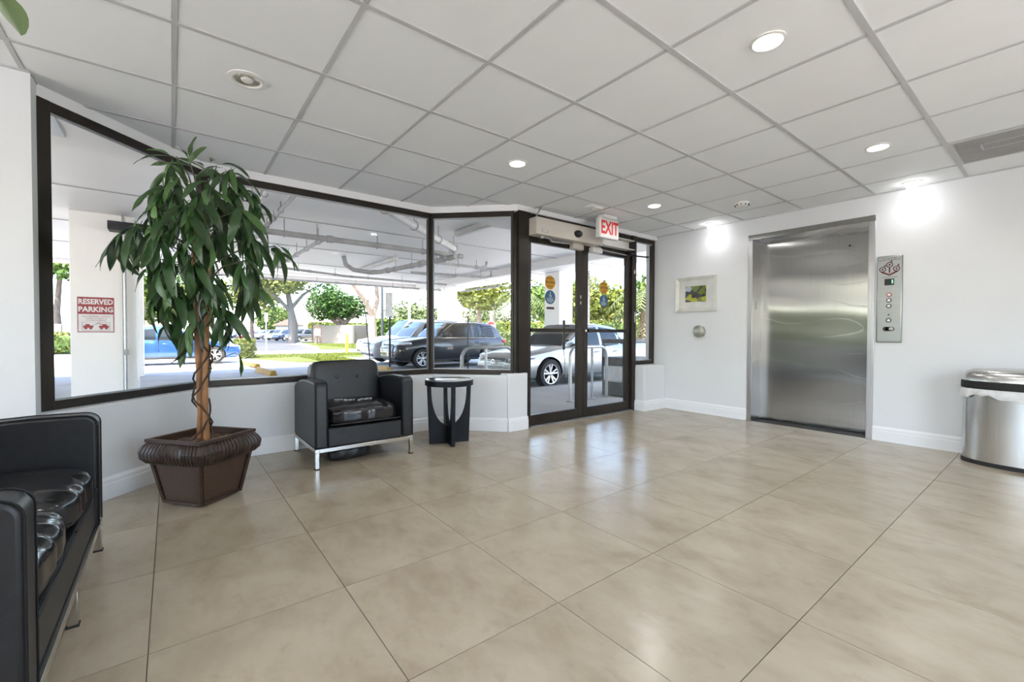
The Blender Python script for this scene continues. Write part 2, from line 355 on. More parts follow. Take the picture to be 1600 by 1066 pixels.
def print_mat():
    m = bpy.data.materials.new('small_photo_print'); m.use_nodes = True; N = m.node_tree.nodes; L = m.node_tree.links; p = N['Principled BSDF']
    tc = N.new('ShaderNodeTexCoord'); v = N.new('ShaderNodeTexVoronoi'); v.inputs['Scale'].default_value = 14; L.new(tc.outputs['Object'], v.inputs['Vector'])
    r = N.new('ShaderNodeValToRGB'); r.color_ramp.interpolation = 'CONSTANT'; e = r.color_ramp.elements; e[0].color = (.015, .02, .03, 1); e[1].position = .78; e[1].color = (.45, .55, .62, 1)
    for q, c in ((.35, (.05, .07, .08, 1)), (.5, (.16, .20, .02, 1)), (.64, (.42, .44, .03, 1))): x = e.new(q); x.color = c
    L.new(v.outputs['Color'], r.inputs[0]); L.new(r.outputs[0], p.inputs['Base Color']); p.inputs['Roughness'].default_value = .15
    return m
M['print'] = print_mat()

# ------------------------------------------------------------------ room shell
HC = 2.347
XD, YE = -1.78, 5.305            # door wall plane, elevator wall plane
XR, YB = 4.2, -5.0
FPOLY = [(-1.56, YB - .02), (XR + .02, YB - .02), (XR + .02, YE + .02), (XD - .10, YE + .02), (XD - .10, 2.76), (-2.42, 2.12), (-2.42, .17), (-1.68, -.57), (-1.56, -.57)]
CPOLY = [(-1.53, YB), (XR, YB), (XR, YE), (-1.77, YE), (-1.77, 2.82), (-2.42, 2.17), (-2.42, .18), (-1.655, -.585), (-1.53, -.585)]
fl = MB().prism(FPOLY, -.10, -.004).build('floor', M['grout'], smooth=0); tag(fl, 'pale beige square stone tile floor of the lobby', None, kind='structure')
TX, TY, TSX, TSY = .02, -.09, .5965, .604
g = .0015
full = MB().bx(-TSX / 2 + g, TSX / 2 - g, -TSY / 2 + g, TSY / 2 - g, -.006, 0).mesh('tile', M['tile'], 0)
for i in range(-5, 8):
    for j in range(-9, 10):
        x0, y0 = TX + i * TSX, TY + j * TSY
        P = clip_rect(FPOLY, x0, x0 + TSX, y0, y0 + TSY)
        if not P: continue
        cx, cy = x0 + TSX / 2, y0 + TSY / 2
        if len(P) == 4 and abs(max(p[0] for p in P) - min(p[0] for p in P) - TSX) < 1e-4 and abs(max(p[1] for p in P) - min(p[1] for p in P) - TSY) < 1e-4:
            inst('tile', full, fl, (cx, cy, 0))
        else:
            q = clip_rect(P, x0 + g, x0 + TSX - g, y0 + g, y0 + TSY - g)
            if q: MB().prism([(a - cx, b - cy) for a, b in q], -.006, 0).build('tile', M['tile'], fl, smooth=0, loc=(cx, cy, 0))
S = .61
ce = MB().prism(CPOLY, HC + .03, HC + .07).build('ceiling', M['ceil'], smooth=0); tag(ce, 'white suspended tile ceiling in a metal grid', None, kind='structure')
h = .011
fullc = MB().bx(-S / 2 + h, S / 2 - h, -S / 2 + h, S / 2 - h, HC + .005, HC + .02).mesh('ceiling_tile', M['ceil'], 0)
for i in range(-4, 7):
    for j in range(-9, 9):
        x0, y0 = i * S, j * S
        P = clip_rect(CPOLY, x0 + h, x0 + S - h, y0 + h, y0 + S - h)
        if not P: continue
        cx, cy = x0 + S / 2, y0 + S / 2
        if len(P) == 4 and abs(max(p[0] for p in P) - min(p[0] for p in P) - S + 2 * h) < 1e-4 and abs(max(p[1] for p in P) - min(p[1] for p in P) - S + 2 * h) < 1e-4:
            inst('ceiling_tile', fullc, ce, (cx, cy, 0))
        else: MB().prism([(a - cx, b - cy) for a, b in P], HC + .005, HC + .02).build('ceiling_tile', M['ceil'], ce, smooth=0, loc=(cx, cy, 0))
for i in range(-3, 7):
    P = clip_rect(CPOLY, i * S - .012, i * S + .012, YB, YE)
    if P: MB().prism(P, HC, HC + .028).build('grid_bar', M['tbar'], ce, smooth=0)
tee = MB().bx(-S / 2 + .012, S / 2 - .012, -.010, .010, HC + .0015, HC + .026).mesh('grid_bar', M['tbar'], 0)
for i in range(-4, 7):
    for j in range(-8, 9):
        P = clip_rect(CPOLY, i * S + .012, (i + 1) * S - .012, j * S - .010, j * S + .010)
        if not P: continue
        if abs(max(p[0] for p in P) - min(p[0] for p in P) - S + .024) < 1e-4: inst('grid_bar', tee, ce, (i * S + S / 2, j * S, 0))
        else: MB().prism(P, HC + .0015, HC + .026).build('grid_bar', M['tbar'], ce, smooth=0)
# edge angle at the elevator wall
MB().bx(-1.77, XR, YE - .02, YE, HC - .002, HC + .02).build('edge_angle', M['tbar'], ce, smooth=0)
MB().bx(-1.53, -1.51, YB, -.585, HC - .002, HC + .02).build('edge_angle', M['tbar'], ce, smooth=0)
MB().bx(-1.53, -1.655, -.60, -.578, HC - .002, HC + .02).build('edge_angle', M['tbar'], ce, smooth=0)

def wall(name, boxes, label, mt='wall', bevel=0):
    mb = MB()
    for b in boxes: mb.bx(*b)
    o = mb.build(name, M[mt], smooth=0 if not bevel else 35, bevel=bevel); return tag(o, label, None, kind='structure')
EL0, EL1, ELT = -.552, .617, 2.158
we = MB().prism([(-1.95, 0), (EL0 + .01, 0), (EL0 + .01, ELT - .01), (EL1 - .01, ELT - .01), (EL1 - .01, 0), (XR + .15, 0), (XR + .15, HC + .08), (-1.95, HC + .08)], YE, YE + .40, fn=lambda x, z, y: (x, y, z)).build('wall_back', M['wall'], smooth=0)
tag(we, 'white wall holding the elevator', None, kind='structure')
wall('wall_right', [(XR, XR + .15, 3.2, YE, 0, HC + .08)], 'white wall out of view beyond the trash can')
wall('wall_right_pier', [(XR, XR + .15, YB, .5, .25, 2.25), (XR, XR + .15, 2.8, 3.2, .25, 2.25)], 'white wall beside the side window out of view')
wall('wall_right_knee', [(XR, XR + .15, YB, 3.2, 0, .25)], 'low wall under the side glazing out of view')
wall('wall_right_header', [(XR, XR + .15, YB, 3.2, 2.25, HC + .08)], 'white header over the side glazing out of view')
wall('wall_front', [(-1.7, XR, YB - .15, YB, 0, .25)], 'low wall under the glazing behind the camera')
wall('wall_front_header', [(-1.7, XR, YB - .15, YB, 2.25, HC + .08)], 'white header over the glazing behind the camera')
wall('wall_left', [(-1.70, -1.53, -1.5, -.585, 0, HC + .08)], 'narrow white wall pier beside the tall window')
wall('wall_left_knee', [(-1.70, -1.53, YB, -1.5, 0, .6)], 'low white wall under a window behind the sofa')
wall('wall_left_header', [(-1.70, -1.53, YB, -1.5, 2.27, HC + .08)], 'white header over the window behind the sofa')
def seg_wall(name, a, b, z0, z1, t, label, mt='wall', ext=(0, 0), bevel=.008):
    """wall along a->b (inner face), thickness t on the left-hand (outer) side"""
    a, b = Vector((a[0], a[1])), Vector((b[0], b[1])); d = (b - a).normalized(); n = Vector((-d.y, d.x))
    a, b = a - d * ext[0], b + d * ext[1]
    P = [a, b, b + n * t, a + n * t]
    o = MB().prism([(p.x, p.y) for p in P], z0, z1).build(name, M[mt], bevel=bevel); return tag(o, label, None, kind='structure')
KZ = .578
A0, A1, B1, C1 = (-1.535, -.60), (-2.345, .21), (-2.345, 2.139), (-1.775, 2.709)
seg_wall('wall_bay_a', A0, A1, 0, KZ, .16, 'low white wall under the angled window behind the potted tree', ext=(0, .066))
seg_wall('wall_bay_b', A1, B1, 0, KZ, .16, 'low white wall under the wide middle window', ext=(0, 0))
seg_wall('wall_bay_c', B1, C1, 0, KZ, .16, 'low white wall under the narrow angled window', ext=(.066, 0))
wall('wall_stub_left', [(-1.94, -1.762, 2.70, 2.962, 0, .595)], 'short white wall stub beside the door', bevel=.012)
wall('wall_stub_right', [(-1.90, -1.635, 4.835, YE, 0, .595)], 'short white wall stub between door and elevator wall', bevel=.012)
# white header above frames
HA, HA1, HB1, HC1 = (-1.60, -.64), (-2.42, .18), (-2.42, 2.17), (-1.77, 2.82)
seg_wall('trim_1', HA, HA1, 2.288, HC + .08, .12, 'white header strip over the angled window', 'trim', ext=(0, .05), bevel=0)
seg_wall('trim_2', HA1, HB1, 2.288, HC + .08, .12, 'white header strip over the middle window', 'trim', bevel=0)
seg_wall('trim_3', HB1, HC1, 2.288, HC + .08, .12, 'white header strip over the narrow window', 'trim', ext=(.05, 0), bevel=0)
seg_wall('trim_4', HC1, (-1.77, YE), 2.30, HC + .08, .12, 'white header strip over the entrance door', 'trim', bevel=0)

def baseboard(name, pts, label):
    """profile swept along pts, board on the right-hand (room) side"""
    prof = [(0, 0), (.016, 0), (.016, .092), (.013, .097), (.013, .118), (.007, .130), (.005, .136), (0, .136)]
    pts = [Vector((p[0], p[1])) for p in pts]; n = len(pts); rows = []
    for i, p in enumerate(pts):
        d0 = (pts[i] - pts[i - 1]).normalized() if i else None; d1 = (pts[i + 1] - pts[i]).normalized() if i < n - 1 else None
        n0 = Vector((d0.y, -d0.x)) if d0 else None; n1 = Vector((d1.y, -d1.x)) if d1 else None
        if n0 and n1: m_ = (n0 + n1); m_ = m_ / max(m_.dot(n0), .2)
        else: m_ = n0 or n1
        rows.append([(p.x + m_.x * a, p.y + m_.y * a, z + .0005) for a, z in prof])
    mb = MB(); k = len(prof)
    mb.add([q for r_ in rows for q in r_], [(i * k + j, i * k + (j + 1) % k, (i + 1) * k + (j + 1) % k, (i + 1) * k + j) for i in range(n - 1) for j in range(k)] + [tuple(range(k)), tuple((n - 1) * k + j for j in range(k - 1, -1, -1))])
    return tag(mb.build(name, M['trim'], smooth=0), label, None, kind='structure')
baseboard('baseboard_bay', [A0, A1, B1, C1, (-1.762, 2.71), (-1.762, 2.96)], 'white baseboard following the window bay')
baseboard('baseboard_stub', [(-1.80, 4.835), (-1.635, 4.835), (-1.635, YE), (EL0, YE)], 'white baseboard beside the door and elevator')
baseboard('baseboard_back', [(EL1, YE), (XR, YE)], 'white baseboard between elevator and trash can')
baseboard('baseboard_left', [(-1.53, YB), (-1.53, -.60)], 'white baseboard behind the sofa')

# ------------------------------------------------------------------ windows
def window(name, a, b, z0, z1, jl, jr, label, head=.055, sill=.05, dep=.05):
    """glazed frame along a->b on the line of the frame's room face; every rail and jamb is its own part"""
    root = thing(name, label, None, kind='structure')
    A, B = Vector((a[0], a[1], 0)), Vector((b[0], b[1], 0)); d = (B - A).normalized(); n = Vector((-d.y, d.x, 0)); L_ = (B - A).length
    W = Matrix(((d.x, n.x, 0, A.x), (d.y, n.y, 0, A.y), (0, 0, 1, 0), (0, 0, 0, 1)))
    def part(nm, x0, x1, y0, y1, za, zb, mt='bronze', bev=.004): return MB().bx(x0, x1, y0, y1, za, zb, M=W).build(nm, M[mt], root, bevel=bev)
    part('bottom_rail', 0, L_, 0, dep, z0, z0 + sill); part('top_rail', 0, L_, 0, dep, z1 - head, z1)
    part('top_bead', jl, L_ - jr, .012, .02, z1 - head - .014, z1 - head, 'galv', 0); part('bottom_bead', jl, L_ - jr, .012, .02, z0 + sill, z0 + sill + .010, 'galv', 0)
    if jl: part('jamb', 0, jl, -.004, dep, z0, z1)
    if jr: part('jamb', L_ - jr, L_, -.004, dep, z0, z1)
    pg = MB(); pg.add([W @ Vector(q_) for q_ in ((max(jl - .01, 0), .028, z0 + sill - .01), (L_ - max(jr - .01, 0), .028, z0 + sill - .01), (L_ - max(jr - .01, 0), .028, z1 - head + .01), (max(jl - .01, 0), .028, z1 - head + .01))], [(0, 1, 2, 3)]); pg.build('pane', M['glass'], root, smooth=0)
    return root
FA0 = (-1.640, -.600)
window('window_1', FA0, (-2.430, .190), KZ, 2.288, .085, .026, 'dark framed angled window beside the sofa')
window('window_2', (-2.430, .190), (-2.430, 2.165), KZ, 2.288, .026, .026, 'wide dark framed window behind the armchair')
window('window_3', (-2.430, 2.165), (-1.80, 2.795), KZ, 2.288, .026, .03, 'narrow dark framed angled window beside the door')
window('window_4', (-1.80, 4.845), (-1.80, 5.285), .597, 2.30, .03, .05, 'narrow sidelight window between door and elevator wall')
window('window_6', (4.2, -5.06), (1.4, -5.06), .25, 2.25, .08, .05, 'tall window behind the camera')
window('window_7', (1.4, -5.06), (-1.5, -5.06), .25, 2.25, .05, .08, 'second tall window behind the camera')
window('window_8', (4.26, 2.8), (4.26, .5), .25, 2.25, .08, .05, 'tall side window out of view')
window('window_5', (-1.60, -4.9), (-1.60, -1.55), .6, 2.27, .06, .06, 'window behind the sofa out of view')
# shallow dark inner stop on the first window (double jamb)
# ------------------------------------------------------------------ entrance door
dr = thing('door_1', 'dark bronze double glass entrance door', None, kind='structure')
def dpart(nm, y0, y1, z0, z1, x0=-1.85, x1=-1.80, mt='bronze', par=None, bev=.004): return MB().bx(x0, x1, y0, y1, z0, z1).build(nm, M[mt], par or dr, bevel=bev)
dpart('corner_post', 2.845, 2.985, .596, 2.30, -1.90, -1.775)
dpart('jamb', 2.965, 3.015, 0, 2.30, -1.87, -1.79); dpart('jamb', 4.762, 4.845, 0, 2.30, -1.88, -1.775)
dpart('head', 3.015, 4.762, 2.06, 2.30, -1.87, -1.80)
dpart('threshold', 3.015, 4.762, .0, .012, -1.90, -1.76, 'galv', bev=.002)
def leaf(y0, y1, s0, s1, mirror):
    lf = MB()
    lf.bx(-1.85, -1.805, y0, y0 + s0, .014, 2.06); lf.bx(-1.85, -1.805, y1 - s1, y1, .014, 2.06)
    lf.bx(-1.85, -1.805, y0 + s0, y1 - s1, .014, .125); lf.bx(-1.85, -1.805, y0 + s0, y1 - s1, 1.995, 2.06)
    o = lf.build('door_leaf', M['bronze'], dr, bevel=.003)
    dpart('mid_rail', y0 + s0 - .01, y1 - s1 + .01, 1.028, 1.068, -1.845, -1.775, par=o)
    for za, zb_ in ((.115, 1.04), (1.05, 2.0)): MB().add([(-1.828, y0 + s0 - .01, za), (-1.828, y1 - s1 + .01, za), (-1.828, y1 - s1 + .01, zb_), (-1.828, y0 + s0 - .01, zb_)], [(0, 1, 2, 3)]).build('pane', M['glass'], o, smooth=0)
    cy = 3.335 if not mirror else 4.245
    for zc, mt in ((1.585, 'orange'), (1.42, 'blue')):
        s = MB(); T = Matrix.Rotation(PI / 2, 4, 'Y')
        s.lathe([(.078, 0), (.078, .002)], 32, (-1.8245, cy, zc), 0, T)
        put = lambda u, v, zc=zc: (-1.8215, cy + u, zc + v)
        if mt == 'orange':
            for dz, t, z_ in ((.045, 'AUTOMATIC', .021), (.0, 'CAUTION', .032), (-.045, 'DOOR', .024)): s.text(t, z_, lambda u, v, dz=dz: put(u, v + dz), 1)
        else:
            s.lathe([(.007, 0), (.007, .0008)], 10, put(.002, .052), 1, T)
            s.bx(-1.8222, -1.8212, cy - .004, cy + .006, zc + .018, zc + .042, 1); s.bx(-1.8222, -1.8212, cy - .002, cy + .022, zc + .016, zc + .022, 1); s.bx(-1.8222, -1.8212, cy + .018, cy + .024, zc + .0, zc + .02, 1)
            for k in range(12):
                a = PI * (.75 + k * 1.25 / 11); b = PI * (.75 + (k + 1) * 1.25 / 11)
                s.add([put(.002 + r_ * math.cos(t), .014 + r_ * math.sin(t)) for r_, t in ((.014, a), (.018, a), (.018, b), (.014, b))], [(0, 1, 2, 3)], 1)
            for dz, t, z_ in ((-.018, 'AUTOMATIC', .018), (-.038, 'CAUTION', .022), (-.056, 'DOOR', .016)): s.text(t, z_, lambda u, v, dz=dz: put(u, v + dz), 1)
        s.build('round_decal', [M[mt], M['decalblack' if mt == 'orange' else 'decalwhite']], o, smooth=0)
    # hanging presence sensor at the top of the leaf
    sy = 3.70 if not mirror else 4.03
    sb = MB(); sb.bx(-1.80, -1.735, sy - .09, sy + .09, 1.985, 2.045); sb.bx(-1.79, -1.745, sy - .075, sy + .075, 2.045, 2.06)
    sb.build('safety_sensor', M['greyw' if mirror else 'beige'], o, bevel=.008)
    return o
l1 = leaf(3.017, 3.857, .022, .095, False); l2 = leaf(3.861, 4.760, .078, .085, True)
MB().bx(-1.8225, -1.815, 3.28, 3.39, 1.285, 1.31).build('dark_label', M['decalblack'], l1, bevel=.001)
hd = MB(); hd.tube([(-1.93, 3.66, .82), (-1.93, 3.66, 1.17)], .016, 10)
for z in (.93, 1.10): hd.tube([(-1.93, 3.66, z), (-1.85, 3.66, z)], .009, 8)
hd.build('pull_handle', M['black'], l1)
lk = MB().lathe([(.018, 0), (.018, .02), (.012, .026)], 16, (-1.805, 3.885, 1.045), 0, Matrix.Rotation(PI / 2, 4, 'Y')); lk.build('lock_cylinder', M['chrome'], l2)
for z in (1.20, 1.28, 1.36, 1.43):
    MB().bx(-1.805, -1.801, 3.80, 3.82, z, z + .035).build('flush_bolt_plate', M['black' if z < 1.3 else 'galv'], l1)
MB().bx(-1.80, -1.765, 4.80, 4.82, 1.16, 1.30).build('hinge', M['galv'], dr, bevel=.003)
MB().bx(-1.775, -1.765, 4.79, 4.805, 1.80, 1.85).build('door_contact', M['greyw'], dr, bevel=.003)

# ------------------------------------------------------------------ automatic door operators over the door
op = thing('door_operator', 'long beige automatic door operator box over the left door leaf', 'door operator')
MB().bx(-1.80, -1.655, 2.985, 4.02, 2.055, 2.235).build('housing', M['beige'], op, bevel=.006)
MB().bx(-1.655, -1.6535, 3.06, 3.14, 2.085, 2.108).build('name_plate', M['blue'], op)
MB().bx(-1.6535, -1.653, 3.066, 3.134, 2.089, 2.104).build('name_plate_face', M['greyw'], op)
sn = MB(); sn.grid(lambda u, v: (-1.655 + .05 * math.sin(u * PI / 2), 3.60 + .058 * math.cos(u * PI / 2) * math.cos(PI * v * 2) * 1.0, 2.135 + .042 * math.cos(u * PI / 2) * math.sin(PI * v * 2)), 8, 20)
sn.build('motion_sensor', M['black'], op)
ar = MB(); ar.tube([(-1.70, 3.10, 2.04), (-1.70, 3.20, 2.045), (-1.70, 3.24, 2.012), (-1.71, 3.42, 2.02), (-1.76, 3.66, 2.045)], .011, 8); ar.lathe([(.022, 0), (.022, .03)], 14, (-1.70, 3.10, 2.027))
ar.build('swing_arm', M['galv'], op)
ch = MB(); ch.tube([(-1.67, 2.99, 2.235), (-1.66, 3.02, 2.29), (-1.655, 3.05, 2.347)], .008, 8); ch.build('cable_conduit', M['galv'], op)
op2 = thing('door_operator', 'open white operator channel over the right door leaf with black bracket', 'door operator')
o2 = MB(); o2.bx(-1.80, -1.79, 4.03, 4.74, 2.085, 2.235); o2.bx(-1.80, -1.70, 4.03, 4.74, 2.20, 2.212); o2.bx(-1.80, -1.70, 4.03, 4.74, 2.085, 2.097); o2.build('channel', M['greyw'], op2, bevel=.002)
MB().bx(-1.79, -1.725, 4.06, 4.52, 2.10, 2.185).build('motor_unit', M['greyw'], op2, bevel=.01)
b2 = MB(); b2.bx(-1.80, -1.69, 4.70, 4.73, 2.03, 2.23); b2.bx(-1.80, -1.69, 4.62, 4.73, 2.03, 2.05); b2.build('bracket', M['black'], op2, bevel=.003)
r2 = MB(); r2.tube([(-1.74, 4.60, 2.02), (-1.62, 4.86, 2.005)], .009, 8); r2.lathe([(.02, 0), (.02, .02)], 12, (-1.62, 4.86, 1.996)); r2.build('rod', M['black'], op2)
r3 = MB(); r3.tube([(-1.76, 4.12, 2.035), (-1.75, 4.60, 2.02)], .008, 8); r3.build('link_arm', M['galv'], op2)

# ------------------------------------------------------------------ exit sign
ex = thing('exit_sign', 'white exit sign with red letters hanging over the entrance door', 'exit sign', (-1.47, 3.885, 0))
MB().bx(-.03, .03, -.165, .165, 2.085, 2.305).build('body', M['greyw'], ex, bevel=.008)
MB().bx(.028, .033, -.152, .152, 2.098, 2.292).build('face_plate', M['signwhite'], ex, bevel=.002)
mbt = MB(); mbt.text('EXIT', .20, lambda u, v: (.0342, u * .72, 2.195 + v), 0); mbt.build('letters', M['red'], ex, smooth=0)
MB().bx(-.05, .05, -.11, .11, 2.305, 2.3475).build('ceiling_canopy', M['greyw'], ex, bevel=.006)

# ------------------------------------------------------------------ elevator
el = thing('door_2', 'wide brushed stainless steel elevator door in a steel frame', None, kind='structure')
YD = 5.52
MB().bx(EL0, -.502, YE - .012, YD + .05, 0, ELT - .0585).build('jamb', M['steeljamb'], el, bevel=.003)
MB().bx(.565, EL1, YE - .012, YD + .05, 0, ELT - .0585).build('jamb', M['steeljamb'], el, bevel=.003)
MB().bx(EL0, EL1, YE - .012, YD + .05, ELT - .058, ELT).build('head', M['steel'], el, bevel=.003)
pn = MB(); pn.grid(lambda u, v: (-.53 + 1.12 * u, YD + .0012 * math.sin(v * 17 + 1.0 * math.sin(u * 4)) * math.sin(u * 3 + 1) + .0006 * math.sin(v * 37 + u * 2), .012 + 2.10 * v), 24, 90)
pn.build('door_panel', M['steel'], el, smooth=80)
MB().bx(EL0 - .05, EL1 + .05, YE + .40, YE + .44, -.12, ELT + .1).build('leak_block_back', M['black'], el)  # unseen backing added to stop daylight leaking around the elevator door
MB().bx(EL0, EL1, YE + .02, YE + .42, -.10, -.004).build('leak_block_floor', M['black'], el)  # unseen plate added against the same light leak at the sill
MB().bx(-.502, .565, YE + .02, YD + .03, -.003, .0035).build('sill_plate', M['darkpost'], el)
MB().bx(-.5015, -.4995, 5.37, 5.42, 1.30, 1.40).build('floor_number_plate', M['galv'], el, bevel=.001)
MB().lathe([(.009, 0), (.009, .004)], 12, (.36, YD - .006, 1.93), 0, Matrix.Rotation(PI / 2, 4, 'X')).build('key_hole', M['black'], el)

cp = thing('call_panel', 'tall narrow steel elevator call panel with round buttons', 'control panel', (.727, YE, 0))
MB().bx(-.094, .094, -.022, 0, .937, 1.752).build('plate', mat('call_panel_steel', (.40, .42, .42), .33, 1.0, col2=(.36, .38, .38), scale=3, stretch=(1, 1, 40)), cp, bevel=.01)
ry = -.0235
lg = MB()
for (u, v) in ((0, 1.665), (-.05, 1.625), (.05, 1.625)):
    lg.add([(u + r_ * math.cos(t), ry, v + r_ * math.sin(t)) for k in range(20) for r_, t in ((.026, k * PI / 10), (.018, k * PI / 10), (.018, (k + 1) * PI / 10), (.026, (k + 1) * PI / 10))], [(4 * k, 4 * k + 1, 4 * k + 2, 4 * k + 3) for k in range(20)], 0)
    lg.bx(u - .006, u + .006, ry - .0003, ry, v - .008, v + .008, 1)
lg.add([(-.006, ry, 1.638), (.006, ry, 1.638), (.005, ry, 1.59), (-.005, ry, 1.59)], [(0, 1, 2, 3)], 0)
for sx in (-1, 1): lg.add([(sx * .066, ry, 1.605), (sx * .056, ry, 1.592), (0, ry, 1.562), (0, ry, 1.578), (sx * .04, ry, 1.60)], [(0, 1, 2, 3, 4)], 0)
for sx, sz in ((.012, 1.698), (-.035, 1.66), (.062, 1.66)): lg.add([(sx - .01, ry, sz - .012), (sx + .008, ry, sz - .008), (sx + .004, ry, sz + .012)], [(0, 1, 2)], 1)
lg.text('IN CASE OF FIRE', .014, lambda u, v: (u, ry, 1.725 + v), 1); lg.text('DO NOT USE ELEVATOR', .014, lambda u, v: (u, ry, 1.709 + v), 1)
lg.bx(-.06, .06, ry - .0003, ry, 1.548, 1.551, 1)
for z in (1.435, 1.42): lg.bx(-.07, .07, ry - .0003, ry, z, z + .003, 2)
lg.bx(-.08, .08, ry - .0003, ry, 1.185, 1.188, 2); lg.bx(-.005, .005, ry - .0003, ry, 1.193, 1.205, 1)
M['maroon'] = mat('maroon_print', (.10, .012, .018), .5)
tag(lg.build('printed_emblem', [M['maroon'], M['decalblack'], M['pipe']], cp, smooth=0), kind='stuff')
MB().bx(-.035, .035, -.026, -.02, 1.475, 1.535).build('display', M['black'], cp, bevel=.002)
M['green'] = mat('green_led_digit', (.15, 1, .25), .4, emit=2.5); dg_ = MB(); dg_.text('1', .045, lambda u, v: (.022 + u, -.0265, 1.505 + v), 0); dg_.build('green_digit', M['green'], cp, smooth=0)
T90 = Matrix.Rotation(PI / 2, 4, 'X')
for z, ring in ((1.385, 'red'), (1.333, 'decalblack'), (1.28, 'decalblack'), (1.145, 'decalblack')):
    rb = MB().lathe([(.020, 0), (.020, .004), (.013, .005), (.013, 0)], 20, (0, -.022, z), 0, T90, caps=False).build('button', M['signred' if ring == 'red' else ring], cp)
    MB().lathe([(.0125, 0), (.0125, .005), (.009, .007)], 18, (0, -.022, z), 0, T90).build('button_cap', M['greyw'], rb)
MB().lathe([(.011, 0), (.011, .002)], 18, (0, -.022, 1.225), 0, T90).build('speaker_dot', M['galv'], cp)
ks = MB(); ks.bx(-.022, .022, -.026, -.022, 1.045, 1.085); ks.lathe([(.02, 0), (.02, .004)], 20, (-.022, -.022, 1.065), 0, T90); ks.lathe([(.02, 0), (.02, .004)], 20, (.022, -.022, 1.065), 0, T90); kso = ks.build('key_switch', M['decalblack'], cp)
MB().lathe([(.016, 0), (.016, .004), (.012, .006)], 20, (.02, -.026, 1.065), 0, T90).build('switch_knob', M['galv'], kso)

pf = thing('picture_frame', 'small white framed green print on the white wall', 'picture', (-1.195, YE, 1.523))
fw, fh = .273, .222
for nm, P in (('frame_rail', [(-fw, -fh), (fw, -fh), (fw - .045, -fh + .045), (-fw + .045, -fh + .045)]), ('frame_rail', [(-fw, fh), (fw, fh), (fw - .045, fh - .045), (-fw + .045, fh - .045)]), ('frame_stile', [(-fw, -fh), (-fw, fh), (-fw + .045, fh - .045), (-fw + .045, -fh + .045)]), ('frame_stile', [(fw, -fh), (fw, fh), (fw - .045, fh - .045), (fw - .045, -fh + .045)])):
    mb = MB().prism(P, -.03, 0, fn=lambda x, z, y: (x, y if abs(x) + 1 > 0 and (abs(x) > fw - .01 or abs(z) > fh - .01) or y > -.01 else -.016, z)); mb.build(nm, mat('silver_white_frame', (.74, .75, .70), .35, .3) if 'frm' not in M else M['frm'], pf)
MB().bx(-fw + .04, fw - .04, -.010, -.004, -fh + .04, fh - .04).build('mat_board', M['signwhite'], pf)
MB().bx(-.143, .138, -.0115, -.010, -.098, .105).build('print', M['print'], pf)
MB().bx(-fw + .04, fw - .04, -.0145, -.0135, -fh + .04, fh - .04).build('glass_pane', M['glass'], pf)

kn = thing('pipe_cap', 'faceted metal pipe cap on the wall below the picture', 'pipe cap', (-1.136, YE, 1.045))
MB().lathe([(.078, 0), (.080, .012), (.080, .050), (.070, .060)], 8, (0, 0, 0), 0, T90).build('octagon_body', M['nickel'], kn, smooth=20, bevel=.003)
MB().lathe([(.058, .058), (.058, .066), (.050, .070)], 24, (0, 0, 0), 0, T90).build('face_disc', M['nickel'], kn)

# ------------------------------------------------------------------ ceiling fixtures
def downlight(x, y, label, kind):
    t = thing('ceiling_light', label, 'ceiling light', (x, y, 0), 0, 'round recessed ceiling lights')
    zc = HC + .005
    if kind == 'flat':
        MB().lathe([(.074, zc), (.074, zc - .006), (.062, zc - .009), (.058, zc - .004), (.058, zc)], 32, caps=False).build('trim_ring', M['greyw'], t)
        MB().lathe([(.058, zc - .003), (.058, zc - .006)], 32).build('lens', M['lens'], t)
    elif kind == 'off':
        MB().lathe([(.092, zc), (.092, zc - .005), (.070, zc - .009), (.060, zc - .002), (.045, zc + .014)], 32, caps=False).build('trim_ring', M['greyw'], t)
        MB().lathe([(.060, zc - .003), (.056, zc - .0005), (.03, zc - .001)], 28, caps=False).build('reflector', M['offlamp'], t)
        MB().lathe([(.030, zc - .001), (.026, zc - .008), (.012, zc - .012)], 20).build('unlit_bulb', M['greyw'], t)
    else:
        MB().lathe([(.070, zc), (.070, zc - .006), (.052, zc - .009), (.046, zc - .002)], 28, caps=False).build('trim_ring', M['greyw'], t)
        MB().lathe([(.026, zc), (.036, zc - .02), (.040, zc - .038), (.034, zc - .052), (.016, zc - .060)], 20).build('bulb', M['bulb'], t)
    if kind != 'off':
        li = bpy.data.lights.new('lamp_light', 'AREA'); li.shape = 'DISK'; li.size = .11; li.energy = DOWNLIGHT_W * (1 if kind == 'flat' else .15); li.color = (1, .985, .965); li.spread = R(165)
        lo = bpy.data.objects.new('lamp_light', li); COL.objects.link(lo); lo.parent = t; lo.location = (0, 0, HC - (.012 if kind == 'flat' else .075))
for x, y, l, k in ((.915, 2.135, 'lit round ceiling light, largest in view, above the elevator side', 'flat'), (-.915, 2.135, 'lit round ceiling light above the middle of the window bay', 'flat'), (.915, 3.965, 'lit round ceiling light near the ceiling vent', 'flat'), (-.915, 3.965, 'lit round ceiling light near the exit sign', 'flat'), (.90, 5.13, 'lit bulb ceiling light over the call panel wall', 'bulb'), (-.93, 5.15, 'lit bulb ceiling light over the framed picture', 'bulb'), (-.915, .305, 'unlit round ceiling light above the potted tree', 'off'),
                   (.915, .305, 'lit round ceiling light over the camera', 'flat'), (.915, -1.525, 'lit round ceiling light behind the camera', 'flat'), (2.745, -1.525, 'lit round ceiling light far behind the camera', 'flat'), (.915, -3.355, 'lit round ceiling light at the rear of the lobby', 'flat')):
    downlight(x, y, l, k)
sd = thing('smoke_detector', 'small white smoke detector on the ceiling before the elevator', 'smoke detector', (-.30, 4.57, 0))
